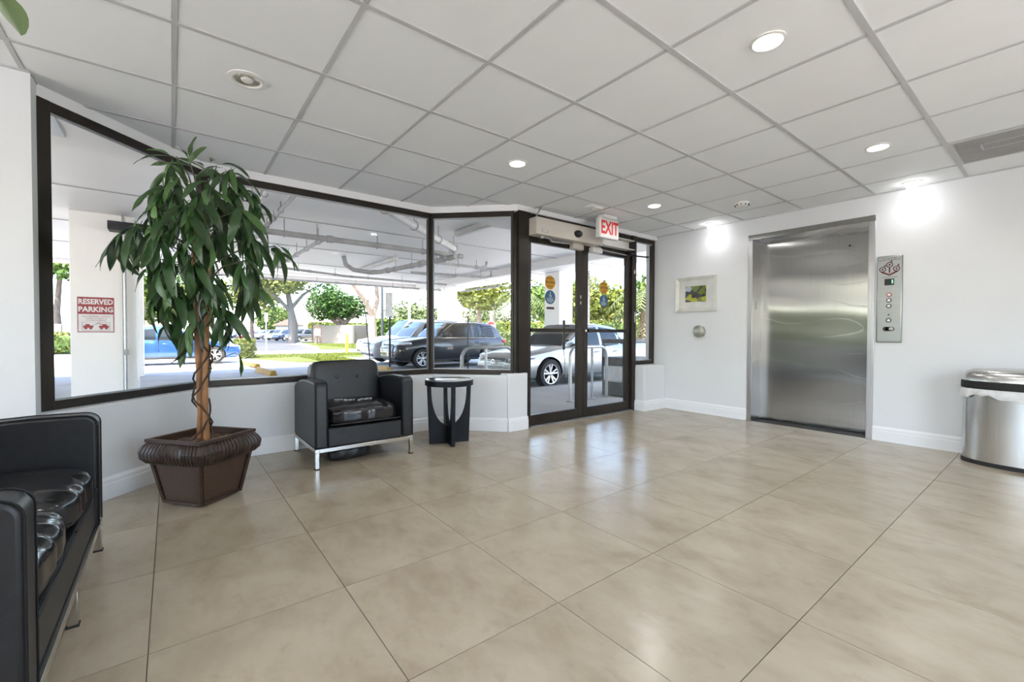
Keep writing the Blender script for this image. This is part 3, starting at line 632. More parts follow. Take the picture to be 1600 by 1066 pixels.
MB().lathe([(.065, HC + .005), (.068, HC - .012), (.055, HC - .035), (.03, HC - .042)], 28).build('housing', M['greyw'], sd)
for k in range(10):
    a = k * PI / 5; MB().bx(-.003, .003, -.001, .012, HC - .032, HC - .018, M=Matrix.Translation((.057 * math.cos(a), .057 * math.sin(a), 0)) @ Matrix.Rotation(a - PI / 2, 4, 'Z')).build('slot', M['black'], sd)
cs = thing('ceiling_sensor', 'flat white sensor plate on the ceiling above the exit sign', 'sensor', (-1.33, 3.50, 0))
MB().bx(-.05, .05, -.09, .09, HC - .022, HC + .004).build('plate', M['greyw'], cs, bevel=.006)
MB().lathe([(.03, HC - .020), (.024, HC - .030), (.01, HC - .034)], 20).build('lens_dome', M['pipew'], cs)
vt = thing('ceiling_vent', 'grey perforated return air vent in the ceiling', 'vent', (0, 0, 0))
VX0, VX1, VY0, VY1 = 1.232, 1.818, 4.282, 4.868
for P in ((VX0, VX1, VY0, VY0 + .02), (VX0, VX1, VY1 - .02, VY1), (VX0, VX0 + .02, VY0 + .02, VY1 - .02), (VX1 - .02, VX1, VY0 + .02, VY1 - .02)): MB().bx(P[0], P[1], P[2], P[3], HC - .004, HC + .012).build('frame_bar', M['tbar'], vt)
MB().bx(VX0 + .02, VX1 - .02, VY0 + .02, VY1 - .02, HC + .0035, HC + .006).build('backing', mat('dark_duct', (.12, .12, .12), .8), vt)
pm = MB()
for k in range(46):
    x = VX0 + .02 + (k + .5) * (.546 / 46); pm.bx(x - .0035, x + .0035, VY0 + .02, VY1 - .02, HC - .001, HC + .002); y = VY0 + .02 + (k + .5) * (.546 / 46); pm.bx(VX0 + .02, VX1 - .02, y - .0035, y + .0035, HC - .0015, HC + .0015)
tag(pm.build('perforated_mesh', mat('grey_vent_metal', (.34, .34, .34), .5), vt, smooth=0), kind='stuff')
for (a, b, c, d) in ((1.37, 1.38, 4.46, 4.60), (1.37, 1.70, 4.46, 4.468), (1.37, 1.70, 4.592, 4.60)): MB().bx(a, b, c, d, HC - .004, HC).build('deflector_seam', M['tbar'], vt)

# ------------------------------------------------------------------ armchair and sofa (local x forward, y to the side)
def seating(name, label, cat, loc, rotz, W, D, n_seat, arm_w, mids=()):
    t = thing(name, label, cat, loc, rotz); hw, hd = W / 2, D / 2
    zr0, zr1 = .122, .150; s = .028
    fr = MB(); fr.bx(-hd, hd, -hw, -hw + s, zr0, zr1); fr.bx(-hd, hd, hw - s, hw, zr0, zr1); fr.bx(hd - s, hd, -hw + s, hw - s, zr0, zr1); fr.bx(-hd, -hd + s, -hw + s, hw - s, zr0, zr1)
    fr.build('base_rail', M['chrome'], t, bevel=.002)
    for x in (-hd, hd - s):
        for y in [-hw, hw - s] + list(mids):
            lg_ = MB().bx(x, x + s, y, y + s, .006, zr0).build('leg', M['chrome'], t, bevel=.002)
            MB().bx(x - .003, x + s + .003, y - .003, y + s + .003, 0, .006).build('foot_pad', M['rubber'], lg_)
    for sg in (-1, 1):
        y0, y1 = (hw - arm_w, hw) if sg > 0 else (-hw, -hw + arm_w)
        a = MB()
        prof = [(hd - .002, zr1)] + [(hd - .002 - .05 * (1 - math.cos(k * PI / 10)), .600 + .045 * math.sin(k * PI / 10)) for k in range(6)] + [(hd * .4, .648), (-hd * .1, .640), (-hd * .5, .620), (-hd + .05, .590), (-hd + .012, .570), (-hd, .545), (-hd, zr1)]
        a.prism(prof, y0, y1, fn=lambda x, z, y: (x, y, z)); ao = a.build('arm', M['leather'], t, bevel=.014, seg=3); ao.modifiers['bevel'].angle_limit = R(58)
        pp = MB()
        for yy in (y0 + .004, y1 - .004): pp.tube([(p[0] + .001, yy, p[1] + (.001 if p[1] > .2 else 0)) for p in prof[:10]], .0025, 6)
        pp.build('piping', M['piping'], ao)
    iw = hw - arm_w
    MB().bx(-hd + .12, hd - .012, -iw + .001, iw - .001, zr1, .292).build('seat_base', M['leather'], t, bevel=.012, seg=3)
    cw = 2 * iw / n_seat
    for k in range(n_seat):
        c = MB().puff((.055, -iw + cw * (k + .5), .365), (D - .125, cw - .004, .150), 34, 4.5, .022, 0, .0060, k + 3); co = c.build('seat_cushion', M['leather2'], t, smooth=70, weld=True)
        sm = MB(); sm.tube([(hd - .006, -iw + cw * k + .02, .318), (hd - .003, -iw + cw * (k + .5), .316), (hd - .006, -iw + cw * (k + 1) - .02, .318)], .004, 6); sm.build('seam', M['leather'], co)
    lean = Matrix.Translation((-hd + .12, 0, .46)) @ Matrix.Rotation(R(-7), 4, 'Y')
    for k in range(n_seat):
        b = MB().puff((0, 0, 0), (.17, cw - .004, .62), 16, 9, 0, 0, 0, k + 9)
        b.v = [tuple(lean @ Vector(v) + Vector((0, -iw + cw * (k + .5), 0))) for v in b.v]; bo = b.build('backrest', M['leather'], t, smooth=70, weld=True)
        for sy in (-.085, .085):
            for sz in (.165,):
                q = lean @ Vector((.086, sy * cw / .6, sz)); MB().lathe([(.016, -.002), (.014, .004), (.006, .007)], 14, tuple(q + Vector((0, -iw + cw * (k + .5), 0))), 0, Matrix.Rotation(PI / 2 - R(7), 4, 'Y')).build('button', M['leather2'], bo)
    return t
ac = seating('armchair', 'black leather armchair with chrome base beside the round side table', 'armchair', (-1.963, 1.192, 0), 0, .775, .69, 1, .092)
wp = random.Random(5)
for (x, y, n, a) in ((.03, -.11, 4, -.5), (.09, -.055, 4, -.55), (.15, .01, 2, .9), (.125, .085, 4, .25)):
    for k in range(n):
        u = x + math.cos(a) * .0 + wp.uniform(-.012, .012) + k * .022 * math.sin(-a); v = y + (k - n / 2) * .026 * math.cos(a)
        m_ = MB(); s0 = wp.uniform(.007, .012); poly = [(u + s0 * wp.uniform(.5, 1.3) * math.cos(q * PI / 3), v + s0 * wp.uniform(.6, 1.5) * math.sin(q * PI / 3)) for q in range(6)]
        m_.prism(poly, .4615, .4665); m_.build('worn_patch', M['worn'], ac)
sf = seating('sofa', 'black leather two seat sofa with chrome base', 'sofa', (-.3125, -.635, 0), PI / 2, 1.345, .70, 2, .105, mids=(-.014,))
bg = MB().puff((0, 0, .055), (.20, .34, .10), 10, 4, .0, 0, .012, 3)
tag(bg.build('bag', M['leather'], None, smooth=70, weld=True, loc=(-1.83, 1.10, 0)), 'crumpled black bag lying on the floor under the armchair', 'bag')

# ------------------------------------------------------------------ side table
st = thing('side_table', 'round black side table with curved cross panel legs', 'side table', (-1.755, 2.005, 0), math.atan2(.949, .317))
MB().lathe([(.214, .535), (.222, .538), (.222, .580), (.216, .585)], 56).build('top_ring', M['blackwood'], st, smooth=30)
MB().lathe([(.212, .5852), (.212, .589), (.208, .590)], 56).build('glass_top', M['blackglass'], st, smooth=30)
def panel(rot, wid):
    o_ = [(-.182, 0), (.182, 0), (.204, .535), (.168, .535)]
    cut = [(.168 * math.cos(k * PI / 22), .535 - .375 * math.sin(k * PI / 22) ** .8) for k in range(1, 22)]
    poly = o_ + cut + [(-.168, .535), (-.204, .535)]
    mb = MB(); mb.prism(poly, -wid / 2, wid / 2, fn=lambda x, z, y: (x, y, z))
    # non-convex end caps: triangulate through bmesh on build
    mb.v = [tuple(Matrix.Rotation(rot, 3, 'Z') @ Vector(v)) for v in mb.v]
    mb.build('leg_panel', M['blackwood'], st, bevel=.002)
panel(0, .035); panel(PI / 2, .034)

# ------------------------------------------------------------------ potted tree
PX, PY = -1.47, .125
pt = thing('potted_tree', 'tall artificial tree with drooping green leaves in a brown wicker planter', 'potted plant', (PX, PY, 0), R(39))
b0, b1, hz = .128, .170, .262
def ring_side(k): return Matrix.Rotation(k * PI / 2, 4, 'Z')
pl = MB()
pl.add([(-b0, -b0, .012), (b0, -b0, .012), (b0, b0, .012), (-b0, b0, .012), (-b1 + .004, -b1 + .004, hz), (b1 - .004, -b1 + .004, hz), (b1 - .004, b1 - .004, hz), (-b1 + .004, b1 - .004, hz)], [(0, 3, 2, 1), (0, 1, 5, 4), (1, 2, 6, 5), (2, 3, 7, 6), (3, 0, 4, 7)])
po = pl.build('planter_body', M['wicker_dark'], pt, smooth=0)
for k in range(4):
    Rm = ring_side(k)
    def on(u, v, off):            # u -1..1 across, v 0..1 up the sloping face
        hw = b0 + (b1 - b0) * v; return Rm @ Vector((hw + off, u * hw, .012 + (hz - .012) * v))
    w_ = MB(); w_.grid(lambda u, v: on((u * 2 - 1) * .90, .06 + v * .86, .003), 1, 1); w_.build('woven_panel', M['weave'], po, smooth=0)
    def strip(nm, pa, pb, wdt):
        m_ = MB(); m_.tube([on(*pa, .006), on(*pb, .006)], wdt, 4); m_.build(nm, M['wicker_dark'], po, smooth=0)
    strip('corner_post', (1, 0), (1, 1), .014); strip('bottom_strip', (-.98, .03), (.98, .03), .012); strip('top_strip', (-.98, .97), (.98, .97), .012)
rb_ = MB()
for k in range(4):
    Rm = ring_side(k); n = 17
    for i in range(n + 1):
        y = (-1 + 2 * i / n) * .170; jit = .004 * math.sin(i * 12.9 + k)
        rb_.tube([Rm @ Vector((.164, y, .254)), Rm @ Vector((.190, y * 1.09, .266)), Rm @ Vector((.208, y * 1.19, .292 + jit)), Rm @ Vector((.212, y * 1.21, .322 + jit)), Rm @ Vector((.200, y * 1.14, .352)), Rm @ Vector((.184, y * 1.05, .374))], [.008, .0125, .0150, .0150, .0130, .008], 7)
tag(rb_.build('rim_ribs', M['rib'], pt), kind='stuff')
rc = MB(); rc.bx(-.176, .176, -.176, .176, .255, .345); rc.build('rim_core', M['rib'], pt, smooth=0)
for k in range(4):
    Rm = ring_side(k); m_ = MB(); m_.bx(.172, .198, -.198, .172, .376, .396, M=Rm); m_.build('rim_strip', M['wicker_dark'], pt, bevel=.003)
    m_ = MB(); m_.bx(.172, .180, -.180, .172, .340, .380, M=Rm); m_.build('inner_wall', M['wicker_dark'], pt, smooth=0)
so = MB(); so.grid(lambda u, v: ((u - .5) * .346, (v - .5) * .346, .352 + .012 * math.sin(u * 17 + v * 5) * math.sin(v * 13) + .014 * math.exp(-((u - .5) ** 2 + (v - .5) ** 2) * 9)), 20, 20); so.build('soil', M['soil'], pt, smooth=0)
rg = random.Random(11)
def stem_path(ph, amp, z0, z1, n, dx, dy):
    return [(dx + amp * math.sin(ph + 5.2 * k / n) * (1 - .3 * k / n), dy + amp * math.cos(ph + 4.1 * k / n), z0 + (z1 - z0) * k / n) for k in range(n + 1)]
t1p = stem_path(.3, .012, .345, 1.74, 16, -.030, -.006); t2p = stem_path(2.9, .012, .345, 1.62, 15, .030, .006)
for p_, r0 in ((t1p, .017), (t2p, .016)):
    m_ = MB(); m_.tube(p_, [r0 * (1.12 - .6 * k / len(p_)) + .002 * math.sin(k * 2.3) for k in range(len(p_))], 10); m_.build('trunk', M['trunk'], pt)
for ph, dirn in ((0, 1), (2.4, -1), (4.2, 1)):
    pts = [((.046 + .010 * math.sin(k)) * math.cos(ph + dirn * k * .55), (.046 + .010 * math.cos(k * 1.7)) * math.sin(ph + dirn * k * .55), .36 + k * .034) for k in range(18 if ph else 30)]
    m_ = MB(); m_.tube(pts, .0055, 6); m_.build('vine', M['vine'], pt)
def leaf_mesh(L_, W_, droop, fold, mt, seed):
    W_ *= 1.18
    rr = random.Random(seed); n = 9; mb = MB(); rows = []
    tw = rr.uniform(-.25, .25)
    for i in range(n + 1):
        t = i / n; w = W_ * 1.98 * (t ** .72) * ((1 - t) ** .82) if 0 < i < n else .0012
        ang = droop * t; x = L_ * (math.sin(ang) / droop if droop else t); z = -L_ * ((1 - math.cos(ang)) / droop if droop else 0)
        wv = .004 * math.sin(t * 9 + seed)
        rows.append([(x, -w / 2, z + fold * w + wv + tw * w * t), (x, 0, z), (x, w / 2, z + fold * w - wv - tw * w * t)])
    mb.add([q for r_ in rows for q in r_], [(3 * i + j, 3 * (i + 1) + j, 3 * (i + 1) + j + 1, 3 * i + j + 1) for i in range(n) for j in range(2)])
    mb.tube([(-.022, 0, .004), (-.01, 0, .002), (.004, 0, 0)], .0016, 5)
    return mb.mesh('leaf', M[mt], 60)
LM = [leaf_mesh(.235, .056, .75, .16, 'leaf', 1), leaf_mesh(.21, .050, 1.1, .22, 'leaf', 2), leaf_mesh(.255, .060, 1.25, .16, 'leaf', 3), leaf_mesh(.18, .044, .45, .25, 'leaf', 4), leaf_mesh(.165, .042, .5, .18, 'leaf2', 5), leaf_mesh(.20, .050, .8, .17, 'leaf2', 6)]
CR = Vector((.61469988, .78875561, 0)).normalized()
nleaf = 0
def whorl(tip, az, n, lo, hi, sc_=1.0, young=.18, spread=1.25, into=None):
    """a tuft of leaves at a branch tip (tip in the planter's frame), hanging around azimuth az"""
    global nleaf
    for k in range(n):
        a = az + (2 * (k + .5) / n - 1) * spread + rg.uniform(-.25, .25); pit = R(rg.uniform(lo, hi)); s_ = sc_ * rg.uniform(.82, 1.18)
        Rm = Matrix.Rotation(a, 3, 'Z') @ Matrix.Rotation(-pit, 3, 'Y') @ Matrix.Rotation(R(rg.uniform(-40, 40)), 3, 'X')
        me = LM[rg.randrange(4)] if rg.random() > young else LM[4 + rg.randrange(2)]
        base = Vector(tip) + Vector((rg.uniform(-.025, .025), rg.uniform(-.025, .025), rg.uniform(-.05, .02)))
        if into is None: inst('leaf', me, pt, base, Rm, (s_, s_, s_)); nleaf += 1
        else: into.add([tuple(Rm @ (v.co * s_) + base) for v in me.vertices], [tuple(p.vertices) for p in me.polygons])
cam_az = math.atan2(-.02 - PY, 1.79 - PX) - R(39)          # azimuth of the viewer in the planter's frame
rt = math.atan2(.789, .615) - R(39)                         # picture-right
lt = rt + PI
VR, VC = Vector((math.cos(rt), math.sin(rt), 0)), Vector((math.cos(rt - PI / 2), math.sin(rt - PI / 2), 0))
# branch tips: offset to the side, toward the viewer, and height; number of leaves; pitch range; share of young leaves
TIPS = ((-.13, .02, 2.07, 6, -35, 35, .8), (-.04, .05, 2.06, 5, -10, 60, .8), (.10, .0, 2.02, 7, -45, 30, .5), (-.10, .10, 1.99, 9, -60, -5, .4), (.20, .04, 1.97, 9, -55, 0, .3),
    (-.20, .06, 1.88, 9, -72, -15, .15), (-.02, .16, 1.87, 9, -75, -20, .25), (.14, .14, 1.86, 9, -72, -20, .15), (.28, -.04, 1.87, 8, -60, -10, .25), (0, -.16, 1.86, 7, -70, -20, .1),
    (-.24, -.06, 1.74, 9, -75, -25, .12), (-.10, .20, 1.72, 9, -78, -25, .15), (.10, .22, 1.71, 9, -78, -25, .2), (.30, .10, 1.73, 9, -70, -20, .15), (.16, -.18, 1.72, 7, -70, -20, .1),
    (-.42, .05, 1.60, 9, -80, -35, .1), (-.27, .14, 1.62, 9, -78, -30, .12), (-.06, .24, 1.57, 9, -80, -30, .2), (.16, .20, 1.56, 9, -78, -25, .15), (.32, .02, 1.58, 9, -72, -25, .2), (.40, -.10, 1.56, 7, -60, -15, .2), (-.15, -.2, 1.60, 7, -75, -30, .1),
    (-.26, .02, 1.46, 9, -80, -35, .12), (-.08, .18, 1.42, 8, -82, -40, .15), (.12, .20, 1.42, 8, -80, -35, .15), (.32, .08, 1.44, 9, -75, -25, .2),
    (-.20, .10, 1.28, 8, -82, -40, .12), (-.02, .20, 1.27, 9, -82, -40, .2), (.14, .10, 1.30, 8, -80, -35, .15), (.24, -.06, 1.32, 7, -75, -30, .2),
    (-.10, .12, 1.12, 8, -84, -45, .15), (.05, .14, 1.08, 7, -84, -45, .25), (.16, .02, 1.12, 6, -80, -40, .25))
for (su, sv, zz, n, lo, hi, yg) in TIPS:
    tip = VR * su + VC * sv; az = math.atan2(tip.y, tip.x); r_ = tip.length; z0 = min(zz - .06 - .25 * r_, 1.70)
    m_ = MB(); m_.tube([(0, 0, z0), tuple(tip * .5 + Vector((0, 0, z0 * .35 + zz * .65 + .02))), tuple(tip + Vector((0, 0, zz)))], [.006, .0045, .003], 6); m_.build('branch', M['twig'], pt)
    whorl((tip.x, tip.y, zz), az, n, lo, hi, 1.0 if zz < 1.95 else .85, yg, 1.0 + .25 / max(r_, .12))
fm = MB()
for k in range(22):
    a = k * 2.4; zz = 1.18 + .034 * k; r_ = .12 + .10 * math.sin(k * 1.7) ** 2; whorl((r_ * math.cos(a), r_ * math.sin(a), zz), a, 6, -80, -25, .95, .1, 1.4, fm)
tag(fm.build('inner_leaves', M['leaf'], pt, smooth=60), kind='stuff')
# the lone low leaf pair
m_ = MB(); lp = [Vector((.03, .0, .76)), Vector((.12 * math.cos(rt), .12 * math.sin(rt), .86)), Vector((.20 * math.cos(rt), .20 * math.sin(rt), .89)), Vector((.225 * math.cos(rt), .225 * math.sin(rt), .875))]
m_.tube(lp, .0025, 6); m_.build('branch', M['twig'], pt)
for da in (-.25, .3): inst('leaf', LM[4], pt, lp[-1], Matrix.Rotation(rt + da, 3, 'Z') @ Matrix.Rotation(R(72), 3, 'Y'), (.8, .9, .8))
for a in (0, 1.2, 2.1): inst('leaf', LM[5], pt, (.05 * math.cos(a) + .03, .05 * math.sin(a) + .05, .372), Matrix.Rotation(a + .4, 3, 'Z'), (.35, .4, .3))

# ------------------------------------------------------------------ tall vase with leafy branches, mostly out of frame
vz = thing('floor_vase', 'tall vase of grey green leafy branches, leaves in the upper corner', 'vase', (.33, -1.13, 0))
MB().lathe([(.09, 0), (.13, .05), (.155, .25), (.13, .50), (.07, .66), (.075, .72), (.068, .72), (.06, .66)], 28).build('vase', M['blackwood'], vz)
erg = random.Random(3)
EL = MB(); EL.grid(lambda u, v: (.075 * u, .06 * (v - .5) * math.sin(PI * (.08 + .9 * u)) ** .7, -.02 * u * u + .012 * (v - .5) ** 2 * 4), 6, 4); ELm = EL.mesh('leaf', M['euc'], 60)
for (tx, ty, tz, bx_, by_) in ((-.05, .80, 1.78, .0, .3), (.10, .55, 1.95, 0, .2), (-.2, .45, 1.9, -.1, .2), (.2, .2, 2.0, .1, .1)):
    pts = [Vector((0, 0, .68)), Vector((bx_ * .4, by_ * .3, 1.15)), Vector((tx * .6, ty * .55, 1.62)), Vector((tx, ty, tz))]
    m_ = MB(); m_.tube(pts, [.006, .005, .004, .002], 6); m_.build('stem', M['twig'], vz)
    for k in range(9):
        t = .35 + .65 * k / 8; i = min(int(t * 3), 2); f = t * 3 - i; p = pts[i].lerp(pts[i + 1], f)
        for s_ in (0, PI): inst('leaf', ELm, vz, p, Matrix.Rotation(erg.uniform(0, 6.28) + s_, 3, 'Z') @ Matrix.Rotation(R(erg.uniform(-20, 50)), 3, 'Y'))

# ------------------------------------------------------------------ trash can
tc_ = thing('trash_can', 'stainless steel trash can with a swing lid and white liner', 'trash can', (1.62, 5.085, 0))
def dring(a, b, z, n=64, k=2.3): return [(a * math.copysign(abs(math.cos(t)) ** (2 / k), math.cos(t)), b * math.copysign(abs(math.sin(t)) ** (2 / k), math.sin(t)), z) for t in [2 * PI * q / n for q in range(n)]]
def dloft(rows, m=0, caps=True):
    mb = MB(); n = len(rows[0]); mb.add([p for r_ in rows for p in r_], [(i * n + j, i * n + (j + 1) % n, (i + 1) * n + (j + 1) % n, (i + 1) * n + j) for i in range(len(rows) - 1) for j in range(n)] + ([tuple(range(n - 1, -1, -1)), tuple((len(rows) - 1) * n + j for j in range(n))] if caps else []), m); return mb
M['binsteel'] = mat('trash_can_steel', (.62, .62, .61), .24, 1.0, col2=(.56, .56, .55), scale=3, stretch=(40, 40, .5), aniso=.4)
TA, TB = .378, .200
dloft([dring(TA, TB, 0), dring(TA, TB, .032)]).build('base_ring', M['rubber'], tc_)
dloft([dring(TA - .004, TB - .004, .032), dring(TA - .004, TB - .004, .585)]).build('body', M['binsteel'], tc_)
brg = random.Random(4); nb = 96
bag = [dring(TA + .002, TB + .002, .578, nb), dring(TA + .013, TB + .013, .560, nb), dring(TA + .010, TB + .010, .555, nb)]
low = [(x * (1 + .012 * math.sin(q * .9)), y * (1 + .012 * math.sin(q * .9)), .525 + .018 * math.sin(q * .33) + .008 * math.sin(q * 1.3)) for q, (x, y, z) in enumerate(dring(TA + .012, TB + .010, .53, nb))]
dloft([low] + [[(x, y, .555 + .006 * math.sin(q * .8)) for q, (x, y, z) in enumerate(dring(TA + .018, TB + .016, .56, nb))], dring(TA + .006, TB + .006, .590, nb), dring(TA - .012, TB - .012, .592, nb)], caps=False).build('liner_bag', M['bag'], tc_, smooth=60)
dloft([dring(TA + .004, TB + .004, .592), dring(TA + .008, TB + .008, .600), dring(TA + .008, TB + .008, .648), dring(TA + .002, TB + .002, .652)]).build('black_band', M['rubber'], tc_)
dloft([dring(TA, TB, .652), dring(TA - .004, TB - .004, .690), dring(TA - .022, TB - .018, .722), dring(TA - .06, TB - .045, .742), dring(TA - .14, TB - .09, .750)]).build('lid', M['binsteel'], tc_, smooth=60)
MB().bx(-.03, .03, -.03, .03, .748, .758).build('lid_hinge', M['rubber'], tc_, bevel=.004)

# ================================================================== outside
GZ = -.20
def flat(name, poly, z0, z1, mt, label): return tag(MB().prism(poly, z0, z1).build(name, M[mt], smooth=0), label, None, kind='structure')
flat('ground', [(-130, -60), (60, -60), (60, 90), (-130, 90)], GZ - .30, GZ - .02, 'concrete', 'pale concrete ground around the building')
flat('pavement', [(-15.0, -12), (-4.75, -12), (-4.75, 40), (-15.0, 40)], GZ - .05, GZ, 'asphalt', 'grey driveway under the parking deck')
flat('sidewalk', [(-4.6, -12), (-1.90, -12), (-1.90, 30), (-4.6, 30)], GZ - .05, -.05, 'walk', 'grey concrete sidewalk outside the entrance')
flat('kerb', [(-4.75, -12), (-4.6, -12), (-4.6, 30), (-4.75, 30)], GZ - .05, -.052, 'kerb', 'dark kerb edge of the entrance sidewalk')
flat('road', [(-31.0, -40), (-25.4, -40), (-25.4, 60), (-31.0, 60)], GZ - .04, GZ - .01, 'concrete', 'pale sunlit road beyond the lawn')
flat('parking_lot_pavement', [(-128, -40), (-31.2, -40), (-31.2, 14), (-47, 9.4), (-50, 10.6), (-60, 13.2), (-128, 26)], GZ - .04, GZ - .012, 'lot', 'grey asphalt of the distant car park')
kb = MB(); kb.tube([(-47.5, 10.5, GZ + .03), (-38, 9.1, GZ + .03), (-31.4, 8.2, GZ + .03)], .16, 6); tag(kb.build('kerb_far', M['concrete']), 'rounded white kerb at the far lawn corner', None, kind='structure')
lawn = flat('lawn', [(-25.3, 2.9), (-21.5, 2.9), (-17.8, 4.1), (-17.2, 5.0), (-17.2, 6.6), (-20.4, 6.6), (-20.4, 16), (-25.3, 16)], GZ - .05, GZ + .015, 'grassbase', 'bright green lawn strip before the road')
lawn2 = flat('lawn_far', [(-31.6, 8.4), (-47, 10.7), (-62, 13.4), (-62, 40), (-31.6, 40)], GZ - .05, GZ + .01, 'grassbase', 'green lawn around the dumpster enclosure')
gr = MB(); grg = random.Random(21)
def blades(x0, x1, y0, y1, n, h_):
    for _ in range(n):
        x, y = grg.uniform(x0, x1), grg.uniform(y0, y1); a = grg.uniform(0, 6.28); w = .025; hh = h_ * grg.uniform(.6, 1.3)
        gr.add([(x - w * math.cos(a), y - w * math.sin(a), GZ), (x + w * math.cos(a), y + w * math.sin(a), GZ), (x + grg.uniform(-.04, .04), y + grg.uniform(-.04, .04), GZ + hh)], [(0, 1, 2)])
blades(-25.2, -21.4, 3.0, 12, 6000, .07); blades(-21.4, -17.4, 4.9, 6.5, 2500, .07); blades(-46, -32, 11, 17, 5000, .09)
tag(gr.build('grass', M['grass'], smooth=0), 'short grass blades growing on the lawns', 'grass', kind='stuff')

# parking deck overhead
SZ = 3.0
sl = MB().prism([(-15.3, -24), (-2.6, -24), (-2.6, -5.3), (4.5, -5.3), (4.5, 10.4), (-15.3, 10.4)], SZ, SZ + .35).build('roof_slab', M['soffit'], smooth=0); tag(sl, 'white underside of the parking deck overhead', None, kind='structure')  # unseen stretches over the lobby and far left added to block sunlight
for x in (-4.0, -6.6, -9.2, -11.8, -14.2): MB().bx(x - .014, x + .014, -24, 10.39, SZ - .012, SZ + .001).build('slab_joint', M['pipe'], sl, smooth=0)
MB().bx(-15.29, -2.7, 8.0, 8.28, SZ - .22, SZ).build('drop_beam', M['soffit'], sl, smooth=0)
MB().bx(-15.29, -15.0, -24, 10.39, SZ - .10, SZ).build('edge_beam', M['soffit'], sl, smooth=0)
wall('wall_facade', [(-2.75, -1.70, YB, -1.5, 2.30, SZ + .3), (-2.75, -1.53, -1.5, -.62, 2.43, SZ + .3)], 'plain wall above the rear window outside')
tag(MB().prism([(-2.58, .1), (-2.58, 2.2), (-1.95, 2.87), (-1.95, YE + .4), (-3.0, YE + .4), (-3.0, -1.0), (-1.9, -.9)], 2.44, SZ).build('wall_fascia', M['soffit'], smooth=0), 'white fascia over the window bay outside', None, kind='structure')

def column(name, x0, x1, y0, y1, label, z1=SZ): return tag(MB().bx(x0, x1, y0, y1, GZ, z1).build(name, M['soffit'], bevel=.015), label, None, kind='structure')
c1 = column('column', -9.3, -8.2, -1.315, -.665, 'wide white column carrying the reserved parking sign')
cb = MB(); cb.tube([(-8.17, -.64, GZ), (-8.17, -.64, 2.9)], .022, 8); cb.bx(-8.2, -8.13, -.66, -.60, .62, .72); cb.build('conduit', M['galv'], c1)
MB().bx(-9.2, -8.25, -.665, -.50, GZ, SZ).build('return_face', M['soffit'], c1, bevel=.01)
column('column', -14.3, -13.8, -.92, -.62, 'slim white column just behind the sign column')
column('column', -15.2, -14.55, 9.10, 9.72, 'white column at the far deck corner behind the black car')
c3 = column('column', -9.0, -8.3, 9.75, 10.35, 'white column seen through the left door leaf')
cb = MB(); cb.bx(-9.05, -8.98, 9.80, 9.98, .9, 2.55); cb.build('downpipe', M['galv'], c3)
tag(MB().bx(-8.205, -7.9, -.83, -.30, 2.70, 2.84).build('deck_lamp', M['darkpost'], bevel=.01), 'dark box lamp mounted high on the sign column', 'lamp')

ps = thing('parking_sign', 'red and white reserved parking sign on the white column', 'sign', (-8.2, -1.005, 1.30))
pb = MB(); pb.bx(0, .006, -.228, .228, -.296, .296, 0); pb.build('plate', M['signwhite'], ps, bevel=.002)
rd = MB(); f3 = .0068
rd.bx(.005, f3, -.222, .222, .01, .29, 0)
for a, b, c, d in ((-.222, .222, -.29, -.278), (-.222, -.212, -.278, .01), (.212, .222, -.278, .01)): rd.bx(.005, f3, a, b, c, d, 0)
rd.build('red_field', M['signred'], ps, smooth=0)
lt_ = MB(); lt_.text('RESERVED', .118, lambda u, v: (.0078, u * .80, .212 + v), 0); lt_.text('PARKING', .118, lambda u, v: (.0078, u * .86, .085 + v), 0); lt_.build('white_letters', M['signwhite'], ps, smooth=0)
sm = MB()
for dz, t in ((-.03, 'UNAUTHORIZED VEHICLES'), (-.062, 'TOWED AT VEHICLE'), (-.094, "OWNER'S EXPENSE")): sm.text(t, .030, lambda u, v, dz=dz: (.0072, u * .95, dz + v), 0)
sm.build('red_small_print', M['signred'], ps, smooth=0)
tk = MB()
def q(a, b, c, d): tk.bx(.0064, .0072, a, b, c, d)
q(-.165, .165, -.128, -.124); q(-.165, .165, -.262, -.258); q(-.169, -.165, -.262, -.124); q(.165, .169, -.262, -.124)
for sx in (-1, 1):
    q(min(sx * .155, sx * .035), max(sx * .155, sx * .035), -.215, -.18); q(min(sx * .13, sx * .075), max(sx * .13, sx * .075), -.18, -.155)
    for wx in (.125, .065): tk.lathe([(.02, 0), (.02, .001)], 14, (.0064, sx * wx, -.222), 0, Matrix.Rotation(PI / 2, 4, 'Y'))
tk.prism([(-.06, -.185), (-.055, -.178), (.03, -.135), (.075, -.16), (.072, -.168), (.03, -.145)], .0064, .0072, fn=lambda y, z, x: (x, y, z))
tk.build('tow_truck_picture', M['signred'], ps, smooth=0)

